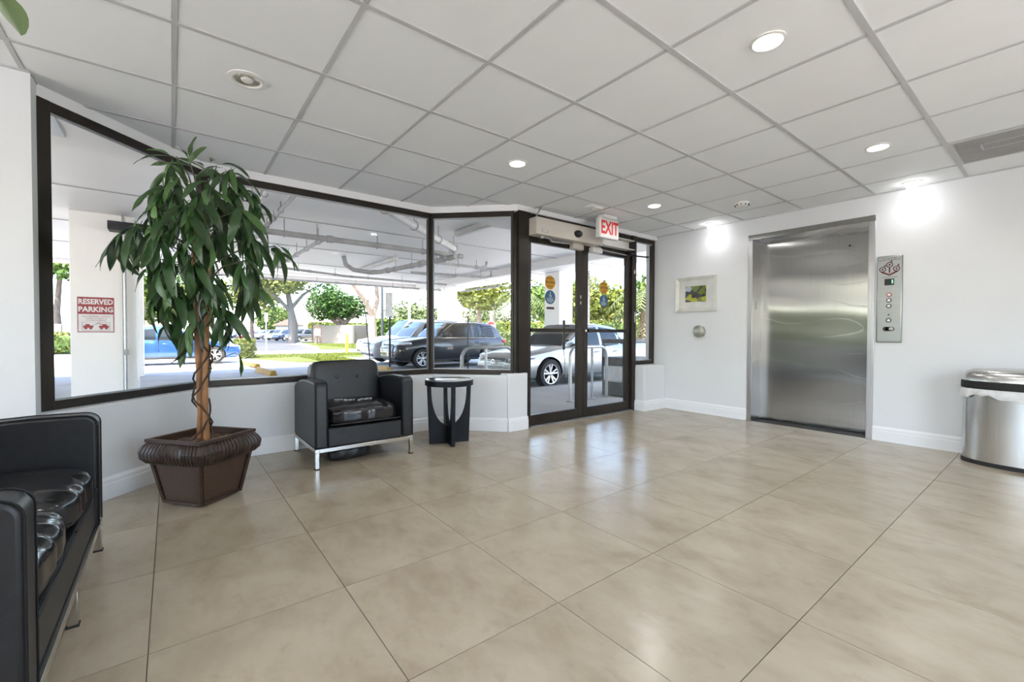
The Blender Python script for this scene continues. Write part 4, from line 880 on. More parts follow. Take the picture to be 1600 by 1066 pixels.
# pipes under the deck
def pipe(label, pts, r_, mt='pipe', hang=(), zt=SZ, joints=()):
    t = thing('overhead_pipe', label, 'pipe'); MB().tube(pts, r_, 12).build('run', M[mt], t)
    P = [Vector(p) for p in pts]; Ls = [(P[i + 1] - P[i]).length for i in range(len(P) - 1)]; tot = sum(Ls)
    def at(f):
        d = f * tot
        for i, l in enumerate(Ls):
            if d <= l + 1e-6: return P[i].lerp(P[i + 1], d / l), (P[i + 1] - P[i]).normalized()
            d -= l
        return P[-1], (P[-1] - P[-2]).normalized()
    for f in hang:
        p, d = at(f); n = Vector((-d.y, d.x, 0)); hm = MB()
        hm.tube([p + Vector((0, 0, r_ + .02)), Vector((p.x, p.y, zt))], .008, 6)
        hm.tube([p + n * (r_ + .012) * math.cos(k * PI / 6) + Vector((0, 0, (r_ + .014) * math.sin(k * PI / 6))) for k in range(13)], .007, 5)
        hm.build('hanger', M['pipe'], t)
    for f in joints:
        p, d = at(f); MB().tube([p - d * .05, p + d * .05], r_ * 1.3, 12).build('coupling', M[mt], t)
    return t
H6 = (.08, .25, .42, .58, .75, .92)
pipe('grey main pipe running across the deck underside behind the middle window', [(-6.72, .7, 2.75), (-6.74, 5.2, 2.75)], .052, 'pipe', (.19, .31, .56, .78, .97), joints=(.36, .12))
pipe('grey branch pipe running away from the main pipe beside the tree crown', [(-6.78, 2.2, 2.74), (-11.4, 2.17, 2.74)], .036, 'pipe', (.06, .25, .44, .62, .85), joints=(.02,))
pipe('thick white diagonal pipe at the upper corner of the middle window', [(-3.3, 1.38, 2.74), (-6.0, 4.53, 2.74), (-6.25, 4.72, 2.74)], .062, 'pipew', (.28, .5, .74, .93), joints=(.98,))
pipe('white pipe turning away toward a ceiling elbow', [(-6.28, 4.75, 2.64), (-7.2, 4.62, 2.62), (-9.5, 4.34, 2.62), (-9.75, 4.2, 2.62), (-9.8, 3.75, 2.66), (-9.8, 3.55, 2.78), (-9.8, 3.5, 2.99)], .058, 'pipe', (.05, .2, .38, .55), joints=(.1, .3, .64))
pipe('thin grey pipe crossing far under the deck', [(-11.2, 1.2, 2.80), (-12.35, 4.4, 2.80), (-12.45, 8.0, 2.80)], .034, 'pipe', H6, joints=(.3, .5))
pipe('thin grey pipe ending in an upturned elbow behind the narrow window', [(-8.15, 4.9, 2.80), (-8.2, 6.7, 2.80), (-8.2, 6.85, 2.86), (-8.2, 6.87, 2.99)], .034, 'pipe', (.2, .5, .78), joints=(.78,))
pipe('lower grey pipe ending in an elbow behind the narrow window', [(-10.1, 5.5, 2.78), (-9.6, 7.8, 2.78), (-9.6, 8.0, 2.82), (-9.6, 8.02, 2.99)], .036, 'pipe', (.2, .5, .8), joints=(.7,))
pipe('grey pipe along the far deck edge', [(-14.7, .5, 2.82), (-14.7, 9.0, 2.82)], .04, 'pipe', H6, joints=(.2, .5, .8))
pipe('grey pipe along the right deck edge', [(-14.6, 9.95, 2.82), (-11.8, 9.95, 2.82)], .035, 'pipe', (.2, .5, .7, .8, .9, .97))
pipe('grey conduit nearest the tree crown running outward', [(-4.0, 1.0, 2.90), (-9.0, .96, 2.90)], .03, 'pipew', (.2, .35, .6))
pipe('second white conduit beside the tree crown', [(-4.0, .82, 2.92), (-9.0, .80, 2.92)], .022, 'pipew', (.3, .6))
pipe('third grey conduit with loop hangers above the main pipe', [(-4.6, 1.3, 2.86), (-8.6, 1.3, 2.86)], .028, 'pipe', (.25, .4, .55, .8), joints=(.35,))
def batten(label, a, b, w):
    t = thing('strip_light', label, 'light fixture'); A, B = Vector(a), Vector(b); d = (B - A).normalized(); n = Vector((-d.y, d.x, 0)); L_ = (B - A).length
    W_ = Matrix(((d.x, n.x, 0, A.x), (d.y, n.y, 0, A.y), (0, 0, 1, 0), (0, 0, 0, 1)))
    MB().bx(0, L_, -w, w, SZ - .10, SZ - .012, M=W_).build('housing', M['pipew'], t, bevel=.01); MB().bx(.03, L_ - .03, -w * .5, w * .5, SZ - .13, SZ - .10, M=W_).build('diffuser', M['greyw'], t, bevel=.01)
batten('long white strip light under the deck behind the narrow window', (-3.4, 4.45, 0), (-5.6, 4.38, 0), .07)
batten('white strip light under the deck near the pipe elbow', (-9.1, 4.62, 0), (-11.6, 4.60, 0), .07)

# ------------------------------------------------------------------ cars
def lerp_tab(tab, x, k):
    if x <= tab[0][0]: return tab[0][k]
    for a, b in zip(tab, tab[1:]):
        if x <= b[0]:
            t = (x - a[0]) / (b[0] - a[0]); t2 = t * t * (3 - 2 * t) * .4 + t * .6; return a[k] + (b[k] - a[k]) * t2
    return tab[-1][k]
wheel_cache = {}
def wheel_meshes(rad, wid):
    key = (rad, wid)
    if key in wheel_cache: return wheel_cache[key]
    T = Matrix.Rotation(PI / 2, 4, 'X'); rr = rad * .70
    ty = MB(); ty.lathe([(rr * .97, -wid / 2), (rad * .93, -wid / 2), (rad, -wid / 2 + .03), (rad, wid / 2 - .03), (rad * .93, wid / 2), (rr * .97, wid / 2), (rr * .93, wid / 2 - .03), (rr * .93, -wid / 2)], 36, (0, 0, 0), 0, T, caps=False)
    ty.lathe([(rr * .94, -.02), (rr * .94, .0)], 28, (0, 0, 0), 0, T)
    rm = MB(); rm.lathe([(rr * .96, wid / 2 - .012), (rr * .96, wid / 2 + .004), (rr * .90, wid / 2 + .002), (rr * .88, wid / 2 - .02)], 36, (0, 0, 0), 0, T, caps=False)
    rm.lathe([(rr * .20, wid / 2 - .05), (rr * .20, wid / 2 - .012), (rr * .12, wid / 2 - .004)], 16, (0, 0, 0), 0, T)
    for k in range(5):
        for da in (-.17, .17):
            a = k * 2 * PI / 5 + PI / 2; ca, sa = math.cos(a + da * .35), math.sin(a + da * .35); cb_, sb = math.cos(a + da * 1.25), math.sin(a + da * 1.25)
            p0, p1 = Vector((ca * rr * .12, -wid / 2 + .02, sa * rr * .12)), Vector((cb_ * rr * .92, -wid / 2 + .008, sb * rr * .92)); d = (p1 - p0); n = Vector((-d.z, 0, d.x)).normalized()
            w0, w1 = rr * .065, rr * .085; y = Vector((0, .03, 0))
            rm.add([p0 - n * w0, p0 + n * w0, p1 + n * w1, p1 - n * w1, p0 - n * w0 + y, p0 + n * w0 + y, p1 + n * w1 + y, p1 - n * w1 + y], [(0, 1, 2, 3), (4, 7, 6, 5), (0, 4, 5, 1), (1, 5, 6, 2), (2, 6, 7, 3), (3, 7, 4, 0)])
    wheel_cache[key] = (ty.mesh('wheel', M['tyre'], 40), rm.mesh('alloy_rim', M['alloy'], 30)); return wheel_cache[key]
def boolean_cut(o, cutters):
    for c in cutters:
        m_ = o.modifiers.new('cut', 'BOOLEAN'); m_.operation = 'DIFFERENCE'; m_.solver = 'EXACT'; m_.object = c
    bpy.context.view_layer.update()
    dg = bpy.context.evaluated_depsgraph_get(); me = bpy.data.meshes.new_from_object(o.evaluated_get(dg)); o.modifiers.clear(); old = o.data; o.data = me; bpy.data.meshes.remove(old)
    me.set_sharp_from_angle(angle=R(38))
    for c in cutters: d = c.data; bpy.data.objects.remove(c); bpy.data.meshes.remove(d)
body_cache = {}
def car(name, label, loc, heading, pmat, L=4.6, W=1.82, H=1.45, wb=2.7, fo=.9, kind='sedan', rad=.325, detail=True, group='parked cars', logo=False, seats=False):
    """local x forward, y left; origin under the middle of the car on the ground"""
    t = thing(name, label, 'car', loc, R(heading), group); hl = L / 2; w = W / 2; zb = .20 if kind == 'sedan' else .24
    xf = hl - fo; xr = xf - wb
    if kind == 'sedan':
        belt, hood, nose, trunk = .92, .86, .66, .98; xa, xb, xc, xd = xf - .42, xf - 1.28, xr + .45, xr - .50
    else:
        belt, hood, nose, trunk = 1.04, 1.02, .82, 1.08; xa, xb, xc, xd = xf - .52, xf - 1.22, -hl + .62, -hl + .10
    top = [(-hl, trunk * .72, .80), (-hl + .05, trunk * .93, .90), (-hl + .22, trunk, .955), (xr, trunk * .985, 1.0), (0, belt, 1.0), (xa - .1, belt, 1.0), (xa + .15, hood + .03, .985), (xf + .1, hood * .965, .98), (hl - .30, nose + .10, .945), (hl - .10, nose + .02, .875), (hl, nose - .10, .74)]
    bot = [(-hl, zb + .26), (-hl + .18, zb + .06), (xr - .5, zb), (xf + .55, zb), (hl - .12, zb + .02), (hl, zb + .16)]
    n = 46; rows = []
    for i in range(n + 1):
        u = i / n; x = -hl + L * (u + .035 * math.sin(2 * PI * u) * -1); zt = lerp_tab(top, x, 1); ww = w * lerp_tab(top, x, 2); z0 = lerp_tab(bot, x, 1); hgt = zt - z0
        half = [(.0, z0), (ww * .80, z0), (ww * .94, z0 + .05), (ww * .985, z0 + hgt * .22), (ww * .985, z0 + hgt * .40), (ww, z0 + hgt * .60), (ww * .985, z0 + hgt * .74), (ww * .95, z0 + hgt * .93), (ww * .88, zt), (ww * .5, zt + .022), (0, zt + .030)]
        rows.append([(x, y, z) for y, z in half] + [(x, -y, z) for y, z in half[-2:0:-1]])
    k = len(rows[0]); mb = MB()
    mb.add([p for r_ in rows for p in r_], [(i * k + j, (i + 1) * k + j, (i + 1) * k + (j + 1) % k, i * k + (j + 1) % k) for i in range(n) for j in range(k)] + [tuple(range(k)), tuple(n * k + j for j in range(k - 1, -1, -1))])
    body = mb.build('body', [pmat, M['carblack']], t, smooth=42, weld=True)
    cut = []
    T = Matrix.Rotation(PI / 2, 4, 'X')
    for wx in (xf, xr):
        for sg in (-1, 1):
            c = MB(); c.lathe([(rad * 1.16, -.17), (rad * 1.16, .17)], 36, (wx, sg * (w - .06), rad), 1, T); co = c.build('cutter', [M['carblack'], M['carblack']], None, weld=True)
            co.matrix_world = t.matrix_basis.copy(); cut.append(co)
    bpy.context.view_layer.update(); boolean_cut(body, cut)
    # cabin
    zr = H
    roof = [(xd, lerp_tab(top, xd, 1) - .02), (xd + (xc - xd) * .5, (zr + belt) / 2 + .09), (xc, zr - .045), ((xb + xc) / 2, zr), (xb, zr - .03), ((xa + xb) / 2, (zr + hood) / 2 + .05), (xa, hood - .01)]
    def zroof(x): return lerp_tab(roof, x, 1)
    wt = w * (.70 if kind == 'sedan' else .74); wbl = w * .90
    def side_y(x, z):
        f = max(0, min(1, (z - belt) / (zr - belt))); return (wbl + (wt - wbl) * f ** 1.3) * lerp_tab([(xd, .90), (xd + .5, 1.0), (xa - .5, 1.0), (xa, .93)], x, 1)
    rows = []; n2 = 26
    for i in range(n2 + 1):
        x = xd + (xa - xd) * i / n2; zt = max(zroof(x), belt - .08); zl = belt - .12
        ring = [(x, side_y(x, zl), zl)] + [(x, side_y(x, zl + (zt - zl) * f) * (1 if f < .97 else .965), zl + (zt - zl) * f) for f in (.3, .55, .8, .93, .985)] + [(x, side_y(x, zt) * .72, zt + .012 * min(1, (zt - belt) * 3)), (x, 0, zt + .018 * min(1, (zt - belt) * 3))]
        rows.append(ring + [(a, -b, c) for a, b, c in ring[-2::-1]])
    k = len(rows[0]); cb = MB(); cb.add([p for r_ in rows for p in r_], [(i * k + j, (i + 1) * k + j, (i + 1) * k + j + 1, i * k + j + 1) for i in range(n2) for j in range(k - 1)])
    cabin = cb.build('cabin', pmat, t, smooth=50)
    def glass_side(x0, x1, x0t, x1t, sg):
        g_ = MB()
        def fn(u, v):
            xb_ = x0 + (x1 - x0) * u; xt = x0t + (x1t - x0t) * u; zlo = belt + .015; x = xb_ + (xt - xb_) * v; zhi = zroof(x) - .075
            z = zlo + max(.02, zhi - zlo) * v; return (x, sg * (side_y(x, z) + .006), z)
        g_.grid(fn, 8, 5); return g_.build('side_window', M['carglass'], cabin, smooth=60)
    xm = (xb + xc) / 2 + .02
    for sg in (-1, 1):
        glass_side(xm + .05, xa - .28, xm + .05, xb - .02, sg)
        glass_side(xr + .28 if kind == 'sedan' else xr + .30, xm - .05, xr + .36, xm - .05, sg)
        glass_side(xd + .42, xr + .20, xc - .05 if kind == 'sedan' else xc + .05, xr + .26, sg)
        if detail:
            ln = MB(); ln.tube([(x, sg * (side_y(x, belt) + .010), belt + .006) for x in (xd + .4, 0, xa - .26)], .009, 5); ln.build('window_trim', M['chrome' if kind == 'suv' else 'carblack'], cabin)
            ln = MB(); ln.tube([(xa - .30 + (xb - xa + .28) * v, sg * (side_y(xb, belt + (zroof(xa - .30 + (xb - xa + .28) * v) - .05 - belt) * 1) + .010), max(belt, zroof(xa - .30 + (xb - xa + .28) * v) - .055)) for v in (0, .33, .66, 1)], .009, 5); ln.build('window_trim', M['chrome' if kind == 'suv' else 'carblack'], cabin)
    for nm, (p, q_) in (('windshield', (xa - .06, xb + .03)), ('rear_window', (xd + .10, xc - .06))):
        g_ = MB(); g_.grid(lambda u, v: (p + (q_ - p) * v, (u * 2 - 1) * side_y(p + (q_ - p) * v, zroof(p + (q_ - p) * v)) * .88, zroof(p + (q_ - p) * v) + .016 + .012 * (1 - (u * 2 - 1) ** 2)), 8, 8); g_.build(nm, M['carglass'], cabin, smooth=60)
    # wheels
    ty, rm = wheel_meshes(rad, .22)
    for wx in (xf, xr):
        for sg in (-1, 1):
            o = inst('wheel', ty, t, (wx, sg * (w - .105), rad), (0, 0, 0 if sg < 0 else PI)); inst('alloy_rim', rm, o)
    # front and tail
    hz_ = nose - .02
    for sg in (-1, 1):
        h1 = MB().puff((hl - .15, sg * (w * .74), hz_ + .02), (.36, .44, .11), 6, 3.0); h1.v = [tuple(Vector((0, 0, 0)) + Vector((v[0] - (abs(v[1]) - w * .55) * .55, v[1], v[2] + (abs(v[1]) - w * .7) * .18))) for v in h1.v]; h1.build('headlamp', M['headlamp'], t, smooth=60, weld=True)
        t1 = MB().puff((-hl + .13, sg * (w * .80), trunk * .84), (.24, .30, .15), 6, 4); t1.build('tail_lamp', M['tail'], t, smooth=60, weld=True)
    gx = hl + .012; gz = hz_ - .13
    gm = MB(); gm.prism([(-.42, gz + .16), (.42, gz + .16), (.30, gz - .10), (-.30, gz - .10)], gx - .05, gx + .015, fn=lambda y, z, x: (x - abs(y) * .12, y, z)); go = gm.build('grille', M['carblack'], t, bevel=.01)
    lo_ = MB(); lo_.bx(gx - .07, gx - .005, -.62, .62, zb + .10, zb + .19); lo_.build('lower_intake', M['carblack'], t, bevel=.02)
    if detail:
        gb = MB()
        for z in (gz + .11, gz + .05, gz - .01, gz - .06): gb.bx(gx + .005, gx + .02, -.30, .30, z - .006, z + .006)
        gb.build('grille_bars', M['galv'], go)
        gr_ = MB(); gr_.tube([(gx - .035, .44, gz + .16), (gx - .02, .31, gz - .10), (gx + .015, 0, gz - .115), (gx - .02, -.31, gz - .10), (gx - .035, -.44, gz + .16)], .016, 6); gr_.build('grille_surround', M['chrome'], go)
        if logo: lg_ = MB(); lg_.lathe([(.075, 0), (.075, .01), (.060, .012), (.060, 0)], 24, (gx + .012, 0, gz + .05), 0, Matrix.Rotation(PI / 2, 4, 'Y'), caps=False); lg_.bx(gx + .014, gx + .024, -.085, .085, gz + .038, gz + .062); lg_.build('badge', M['chrome'], go)
        for sg in (-1, 1):
            m1 = MB().puff((xa - .42, sg * (w + .09), belt + .09), (.17, .20, .13), 6, 3.5); m1.build('mirror', M['carblack'] if kind == 'sedan' or pmat.name.startswith('black') else pmat, t, smooth=60, weld=True)
            fgl = MB().puff((hl - .16, sg * w * .74, zb + .20), (.10, .16, .09), 5, 4); fgl.build('fog_lamp', M['carblack'], t, smooth=60, weld=True)
            for hx in (xm + .15, xr + .42): dh = MB(); dh.tube([(hx, sg * (w + .006), belt - .14), (hx + .03, sg * (w + .028), belt - .135), (hx + .15, sg * (w + .028), belt - .135), (hx + .18, sg * (w + .006), belt - .14)], .011, 6); dh.build('door_handle', pmat, t)
            sk = MB(); sk.bx(xr + .42, xf - .42, sg * (w * .955), sg * (w * .99), zb + .02, zb + .09); sk.build('sill_trim', M['carblack'], t, bevel=.01)
            for dx in (xf - .42, xm, xr + .25):
                ds = MB(); ds.tube([(dx - .03, sg * (w * .987), zb + .14), (dx, sg * (w * .998), .62), (dx, sg * (w * .955), belt - .04)], .004, 4); ds.build('door_seam', M['carblack'], t)
            if kind == 'suv':
                rr_ = MB(); rr_.tube([(xc + .1, sg * wt * .93, zroof(xc + .1) + .03), ((xb + xc) / 2, sg * wt * .95, zr + .045), (xb - .05, sg * wt * .93, zroof(xb) + .02)], .014, 6); rr_.build('roof_rail', M['galv'], t)
    return t
P_sil = paint('silver_car_paint', (.34, .35, .35), .55); P_blk = paint('black_car_paint', (.012, .013, .016), .2); P_wht = paint('white_car_paint', (.34, .345, .35), .05); P_blu = paint('blue_car_paint', (.010, .075, .34), .4)
P_red = paint('red_car_paint', (.22, .015, .015), .2); P_nav = paint('navy_car_paint', (.02, .04, .10), .3); P_tan = paint('bronze_car_paint', (.12, .11, .10), .5); P_gry = paint('grey_car_paint', (.20, .21, .22), .4)
# heading -90 : nose toward -Y
car('car', 'silver sedan parked just outside the entrance door', (-6.12, 7.97, GZ), -90, P_sil, 4.66, 1.82, 1.45, 2.7, .88, 'sedan', .325, logo=True)
car('car', 'black suv with silver wheels parked behind the silver sedan', (-12.55, 8.0, GZ), -90, P_blk, 4.42, 1.84, 1.60, 2.66, .86, 'suv', .345)
car('car', 'white suv with black grille beside the black suv', (-15.15, 8.25, GZ), -90, P_wht, 4.55, 1.85, 1.69, 2.69, .92, 'suv', .35)
car('car', 'white van roof showing behind the white suv', (-18.6, 9.4, GZ), -90, P_wht, 4.9, 1.92, 1.86, 2.9, .9, 'suv', .35, detail=False)
car('car', 'bright blue sedan parked beyond the reserved parking column', (-19.7, -.10, GZ), 90, P_blu, 4.6, 1.80, 1.42, 2.7, .88, 'sedan', .325)
for (x, y, h_, pm_, k_, lb) in ((-63.5, 14.3, -60, P_tan, 'suv', 'bronze suv parked next to the dumpster enclosure'), (-70.5, 13.9, -62, P_nav, 'suv', 'dark blue car in the distant row'), (-77.5, 14.0, -62, P_wht, 'suv', 'white suv in the distant row beside the dark blue car'), (-84.5, 13.4, -64, P_gry, 'suv', 'dark grey car in the middle of the distant row'), (-91.5, 13.0, -64, P_wht, 'sedan', 'white sedan between the grey car and the red car in the distant row'), (-98.5, 12.4, -64, P_red, 'sedan', 'red car in the distant row'), (-105, 11.5, -64, P_nav, 'sedan', 'dark sedan at the start of the distant row')):
    car('car', lb, (x, y, GZ), h_, pm_, 4.6, 1.84, 1.70 if k_ == 'suv' else 1.45, 2.7, .9, k_, .35, detail=False, group='distant parked cars')

# ------------------------------------------------------------------ street furniture
def wheel_stop(label, a, b, hgt):
    A, B = Vector((*a, 0)), Vector((*b, 0)); d = (B - A).normalized(); n = Vector((-d.y, d.x, 0)); L_ = (B - A).length
    t = thing('wheel_stop', label, 'wheel stop'); mb = MB(); mb.prism([(-.10, 0), (.10, 0), (.06, hgt), (-.06, hgt)], 0, L_, fn=lambda y, z, x: tuple(A + d * x + n * y + Vector((0, 0, GZ + z)))); mb.build('bar', M['yellow'], t, bevel=.012)
    for f in (.2, .8): MB().lathe([(.022, 0), (.022, .012), (.01, .018)], 10, tuple(A + d * L_ * f + Vector((0, 0, GZ + hgt - .002)))).build('anchor_bolt', M['galv'], t)
wheel_stop('yellow wheel stop nearest the middle window', (-13.6, 2.08), (-11.9, 2.22), .15); wheel_stop('yellow wheel stop farther out by the blue sedan', (-18.3, 2.16), (-15.5, 2.33), .13)
wheel_stop('yellow wheel stop in front of the black suv', (-13.2, 5.3), (-11.6, 5.45), .12)
def post(label, x, y, h_, r_=.03, mt='darkpost', top=None, name='sign_post', tilt=(0, 0)):
    t = thing(name, label, 'post', (x, y, GZ)); m_ = MB(); m_.tube([(0, 0, 0), (tilt[0], tilt[1], h_)], r_, 10); m_.build('pole', M[mt], t); MB().lathe([(r_ * 2.6, 0), (r_ * 2.6, .02), (r_, .03)], 16).build('base_plate', M[mt], t)
    if top:
        w_, z0, z1, mt2, rz = top
        MB().bx(r_, r_ + .012, -w_ / 2, w_ / 2, z0, z1, M=Matrix.Rotation(rz, 4, 'Z')).build('sign_panel', M[mt2], t, bevel=.004)
    return t
post('grey post with a tall sign seen edge on before the black suv', -12.2, 5.72, 2.1, .035, 'darkpost', (.30, 1.75, 2.55, 'signwhite', R(-62)))
post('thin leaning dark post between the white suv and the armchair', -14.0, 5.72, 2.0, .022, 'darkpost', None, tilt=(-.05, -.16))
post('thin post at the lawn edge before the distant car park', -25.6, 4.12, 2.3, .03, 'galv', (.18, 1.8, 2.3, 'galv', 0))
post('grey light pole behind the white van', -24.3, 12.0, 5.0, .09, 'galv', name='light_pole'); post('dark light pole farther away behind the white suv', -41.9, 17.1, 6.6, .14, 'darkpost', name='light_pole')
post('tall thin pole over the distant bush', -84.0, 16.5, 7, .12, 'darkpost', name='light_pole')
post('thin dark post before the black suv rear', -9.6, 7.15, 1.75, .022, 'darkpost')
post('short sign on two legs before the enclosure gate', -46.3, 11.9, 1.6, .05, 'darkpost', (.62, .9, 1.6, 'signwhite', R(10)))
bl = MB(); bl.lathe([(.09, 0), (.09, 1.05), (.07, 1.12), (.02, 1.14)], 16); tag(bl.build('bollard', M['yellow2'], None, loc=(-24.7, 8.2, GZ)), 'yellow bollard on the lawn beside the white suv', 'bollard')
ss = thing('stop_sign', 'red octagonal stop sign beyond the black suv', 'stop sign', (-27.2, 20.4, GZ), R(-32))
MB().tube([(0, 0, 0), (0, 0, 1.5)], .035, 8).build('pole', M['galv'], ss)
T_ = Matrix.Rotation(PI / 2, 4, 'Y') @ Matrix.Rotation(PI / 8, 4, 'Z')
MB().lathe([(.42, 0), (.42, .012)], 8, (.036, 0, 1.78), 0, T_).build('white_border', M['signwhite'], ss, smooth=0); MB().lathe([(.39, 0), (.39, .006)], 8, (.046, 0, 1.78), 0, T_).build('red_octagon', M['stopred'], ss, smooth=0)
sl_ = MB(); sl_.text('STOP', .30, lambda u, v: (.056, u * .85, 1.78 + v), 0); sl_.build('letters', M['signwhite'], ss, smooth=0)

def arc_path(y0, y1, z0, z1, r_, x):
    pts = [(x, y0, z0)] + [(x, y0 + r_ - r_ * math.cos(k * PI / 12), z1 - r_ + r_ * math.sin(k * PI / 12)) for k in range(7)] + [(x, y1 - r_ + r_ * math.sin(k * PI / 12), z1 - r_ + r_ * math.cos(k * PI / 12)) for k in range(7)] + [(x, y1, z0)]
    return pts
def rack(label, x, y0, y1, h_, mids, z0=-.05, r_=.026):
    t = thing('bike_rack', label, 'bike rack'); MB().tube(arc_path(y0, y1, z0, h_, .16, x), r_, 10).build('hoop', M['galv'], t)
    for y in mids: MB().tube([(x, y, z0), (x, y, h_ - .01)], r_ * .8, 8).build('upright', M['galv'], t)
    for y in (y0, y1, *mids): MB().lathe([(.07, z0), (.07, z0 + .012), (.035, z0 + .03)], 16, (x, y, 0)).build('foot_flange', M['galv'], t)
rack('grey bike rack hoop seen through the entrance door', -3.0, 4.86, 5.72, .80, (5.36,)); rack('grey bike rack seen through the narrow window', -3.62, 3.28, 4.22, .80, (3.70,))
ob = thing('outdoor_bin', 'grey hooded outdoor litter bin behind the door', 'litter bin', (-3.0, 6.24, -.05))
MB().bx(-.24, .24, -.36, .36, 0, .24).build('base', M['greybin'], ob, bevel=.02)
for sx in (-.24, .20):
    for sy in (-.36, .32): MB().bx(sx, sx + .04, sy, sy + .04, .24, .92).build('corner_post', M['greybin'], ob)
MB().bx(-.25, .25, -.37, .37, .90, .97).build('hood', M['greybin'], ob, bevel=.02); MB().bx(-.24, .24, -.36, .36, .52, .66).build('upper_band', M['greybin'], ob, bevel=.01)
lb_ = MB().puff((0, 0, .38), (.49, .73, .32), 16, 8, 0, 0, .012, 8); lb_.build('liner_bag', M['bag'], ob, smooth=70, weld=True)
# dumpster enclosure
en = thing('dumpster_enclosure', 'beige stucco dumpster enclosure with a brown gate', 'enclosure')
def wseg(nm, a, b, z1, t, mt, par):
    A, B = Vector((*a, 0)), Vector((*b, 0)); d = (B - A).normalized(); n = Vector((-d.y, d.x, 0)); return MB().prism([tuple(p.xy) for p in (A, B, B + n * t, A + n * t)], GZ, z1).build(nm, M[mt], par, bevel=.02)
wseg('front_wall', (-51.8, 14.0), (-46.4, 15.75), 1.85, -.25, 'stucco', en); wseg('side_wall', (-46.6, 15.75), (-49.5, 20.5), 1.85, .25, 'stucco', en)
for k in range(9):
    a = Vector((-53.9, 13.3)).lerp(Vector((-51.9, 13.95)), k / 9); b = Vector((-53.9, 13.3)).lerp(Vector((-51.9, 13.95)), (k + .88) / 9); wseg('gate_board', tuple(a), tuple(b), 1.9, .05, 'woodgate', en)
gf = MB(); gf.tube([(-53.95, 13.25, GZ), (-53.95, 13.25, 2.0), (-51.85, 13.93, 2.0), (-51.85, 13.93, GZ)], .06, 4); gf.build('gate_frame', M['darkpost'], en)
ho = thing('house', 'pale distant house with a brown roof behind the trees', 'house', (-100, 24, GZ), R(20))
MB().bx(-5, 5, -5, 6, 0, 2.7).build('walls', M['house'], ho); rf = MB(); rf.prism([(-5.6, 2.7), (5.6, 2.7), (0, 3.9)], -5.6, 6.6, fn=lambda x, z, y: (x, y, z)); rf.build('roof', M['roofbrown'], ho, smooth=0)
for y in (-3, 2.5): MB().bx(4.98, 5.05, y - .7, y + .7, 1.2, 2.6).build('window_pane', M['carglass'], ho)

# ------------------------------------------------------------------ trees, palms and hedges
trg = random.Random(31)
def leaf_cloud(blobs, size, mb=None):
    mb = mb or MB()
    for (cx, cy, cz, rx, ry, rz, n) in blobs:
        for _ in range(n):
            while True:
                a, b, c = trg.uniform(-1, 1), trg.uniform(-1, 1), trg.uniform(-1, 1); d2 = a * a + b * b + c * c
                if .18 < d2 < 1: break
            p = Vector((cx + a * rx, cy + b * ry, cz + c * rz)); s_ = size * trg.uniform(.6, 1.3)
            u = Vector((trg.uniform(-1, 1), trg.uniform(-1, 1), trg.uniform(-.8, .4))).normalized(); v = u.cross(Vector((trg.uniform(-1, 1), trg.uniform(-1, 1), trg.uniform(-.3, 1)))).normalized()
            mb.add([p - u * s_ * .5, p + v * s_ * .28, p + u * s_ * .5, p - v * s_ * .28], [(0, 1, 2, 3)])
    return mb
def tree(label, x, y, trunk, blobs, mt, size, tr=.18, bark='bark', branches=(), group='trees beyond the parking deck'):
    t = thing('tree', label, 'tree', (x, y, GZ), 0, group); m_ = MB(); m_.tube(trunk, [tr * (1.25 - .6 * k / max(1, len(trunk) - 1)) for k in range(len(trunk))], 9); m_.build('trunk', M[bark], t)
    for b in branches: m_ = MB(); m_.tube(b, [tr * (.62 - .35 * k / (len(b) - 1)) for k in range(len(b))], 7); m_.build('branch', M[bark], t)
    tag(leaf_cloud(blobs, size).build('foliage', M[mt], t, smooth=0), kind='stuff'); return t
def blob(c, r_, n, k=6, sq=.7):
    out = []
    for i in range(k):
        a = i * 2 * PI / k + trg.uniform(-.3, .3); f = trg.uniform(.35, .6); out.append((c[0] + math.cos(a) * r_ * f, c[1] + math.sin(a) * r_ * f, c[2] + trg.uniform(-.25, .3) * r_ * sq, r_ * .55, r_ * .55, r_ * .45 * sq * 1.2, n // k))
    return out
tree('dark green spreading tree above the dumpster enclosure', -49.9, 15.2, [(0, 0, 0), (-.2, .1, 1.6), (.2, .5, 2.4), (-.6, -.6, 3.4)], blob((-.3, -.3, 4.6), 3.6, 4200, 8, .75), 'fol_dark', .42, .42, branches=[[(.2, .4, 2.2), (1.0, 1.2, 3.2), (1.5, 1.8, 4.4)], [(-.1, .2, 2.0), (-.6, -1.2, 3.2), (-1, -2.2, 4.2)]])
tree('round clipped bush tree behind the distant cars', -116, 19.6, [(0, 0, 0), (0, 0, 2.6)], [(0, 0, 4.3, 4.1, 4.1, 3.3, 2600)], 'fol_mid', .7, .35)
tree('pale trunk tree with light leaves left of the round bush', -55.4, 11.4, [(0, 0, 0), (.1, .15, 2.0), (-.1, -.2, 4.2), (0, -.5, 6.0)], blob((0, -2.2, 7.2), 4.2, 3600, 8, .6), 'fol_light', .5, .42, 'barkpale', [[(0, -.1, 3.6), (.3, -2, 5.6), (.4, -3.6, 6.6)], [(0, -.2, 4.0), (0, 1.2, 5.8), (0, 2.6, 6.8)]])
tree('bare forked tree trunk with high leaves behind the white suv', -29.8, 11.55, [(0, 0, 0), (.05, .05, 1.5), (0, .1, 2.6)], blob((.2, .2, 6.4), 2.6, 1500, 6, .5), 'fol_light', .4, .34, 'bark', [[(0, .1, 2.4), (.3, -.5, 3.4), (.5, -1.5, 4.6), (.5, -2.2, 5.3)], [(0, .1, 2.4), (-.1, .5, 3.6), (-.2, .45, 4.8), (-.2, .9, 5.6)]])
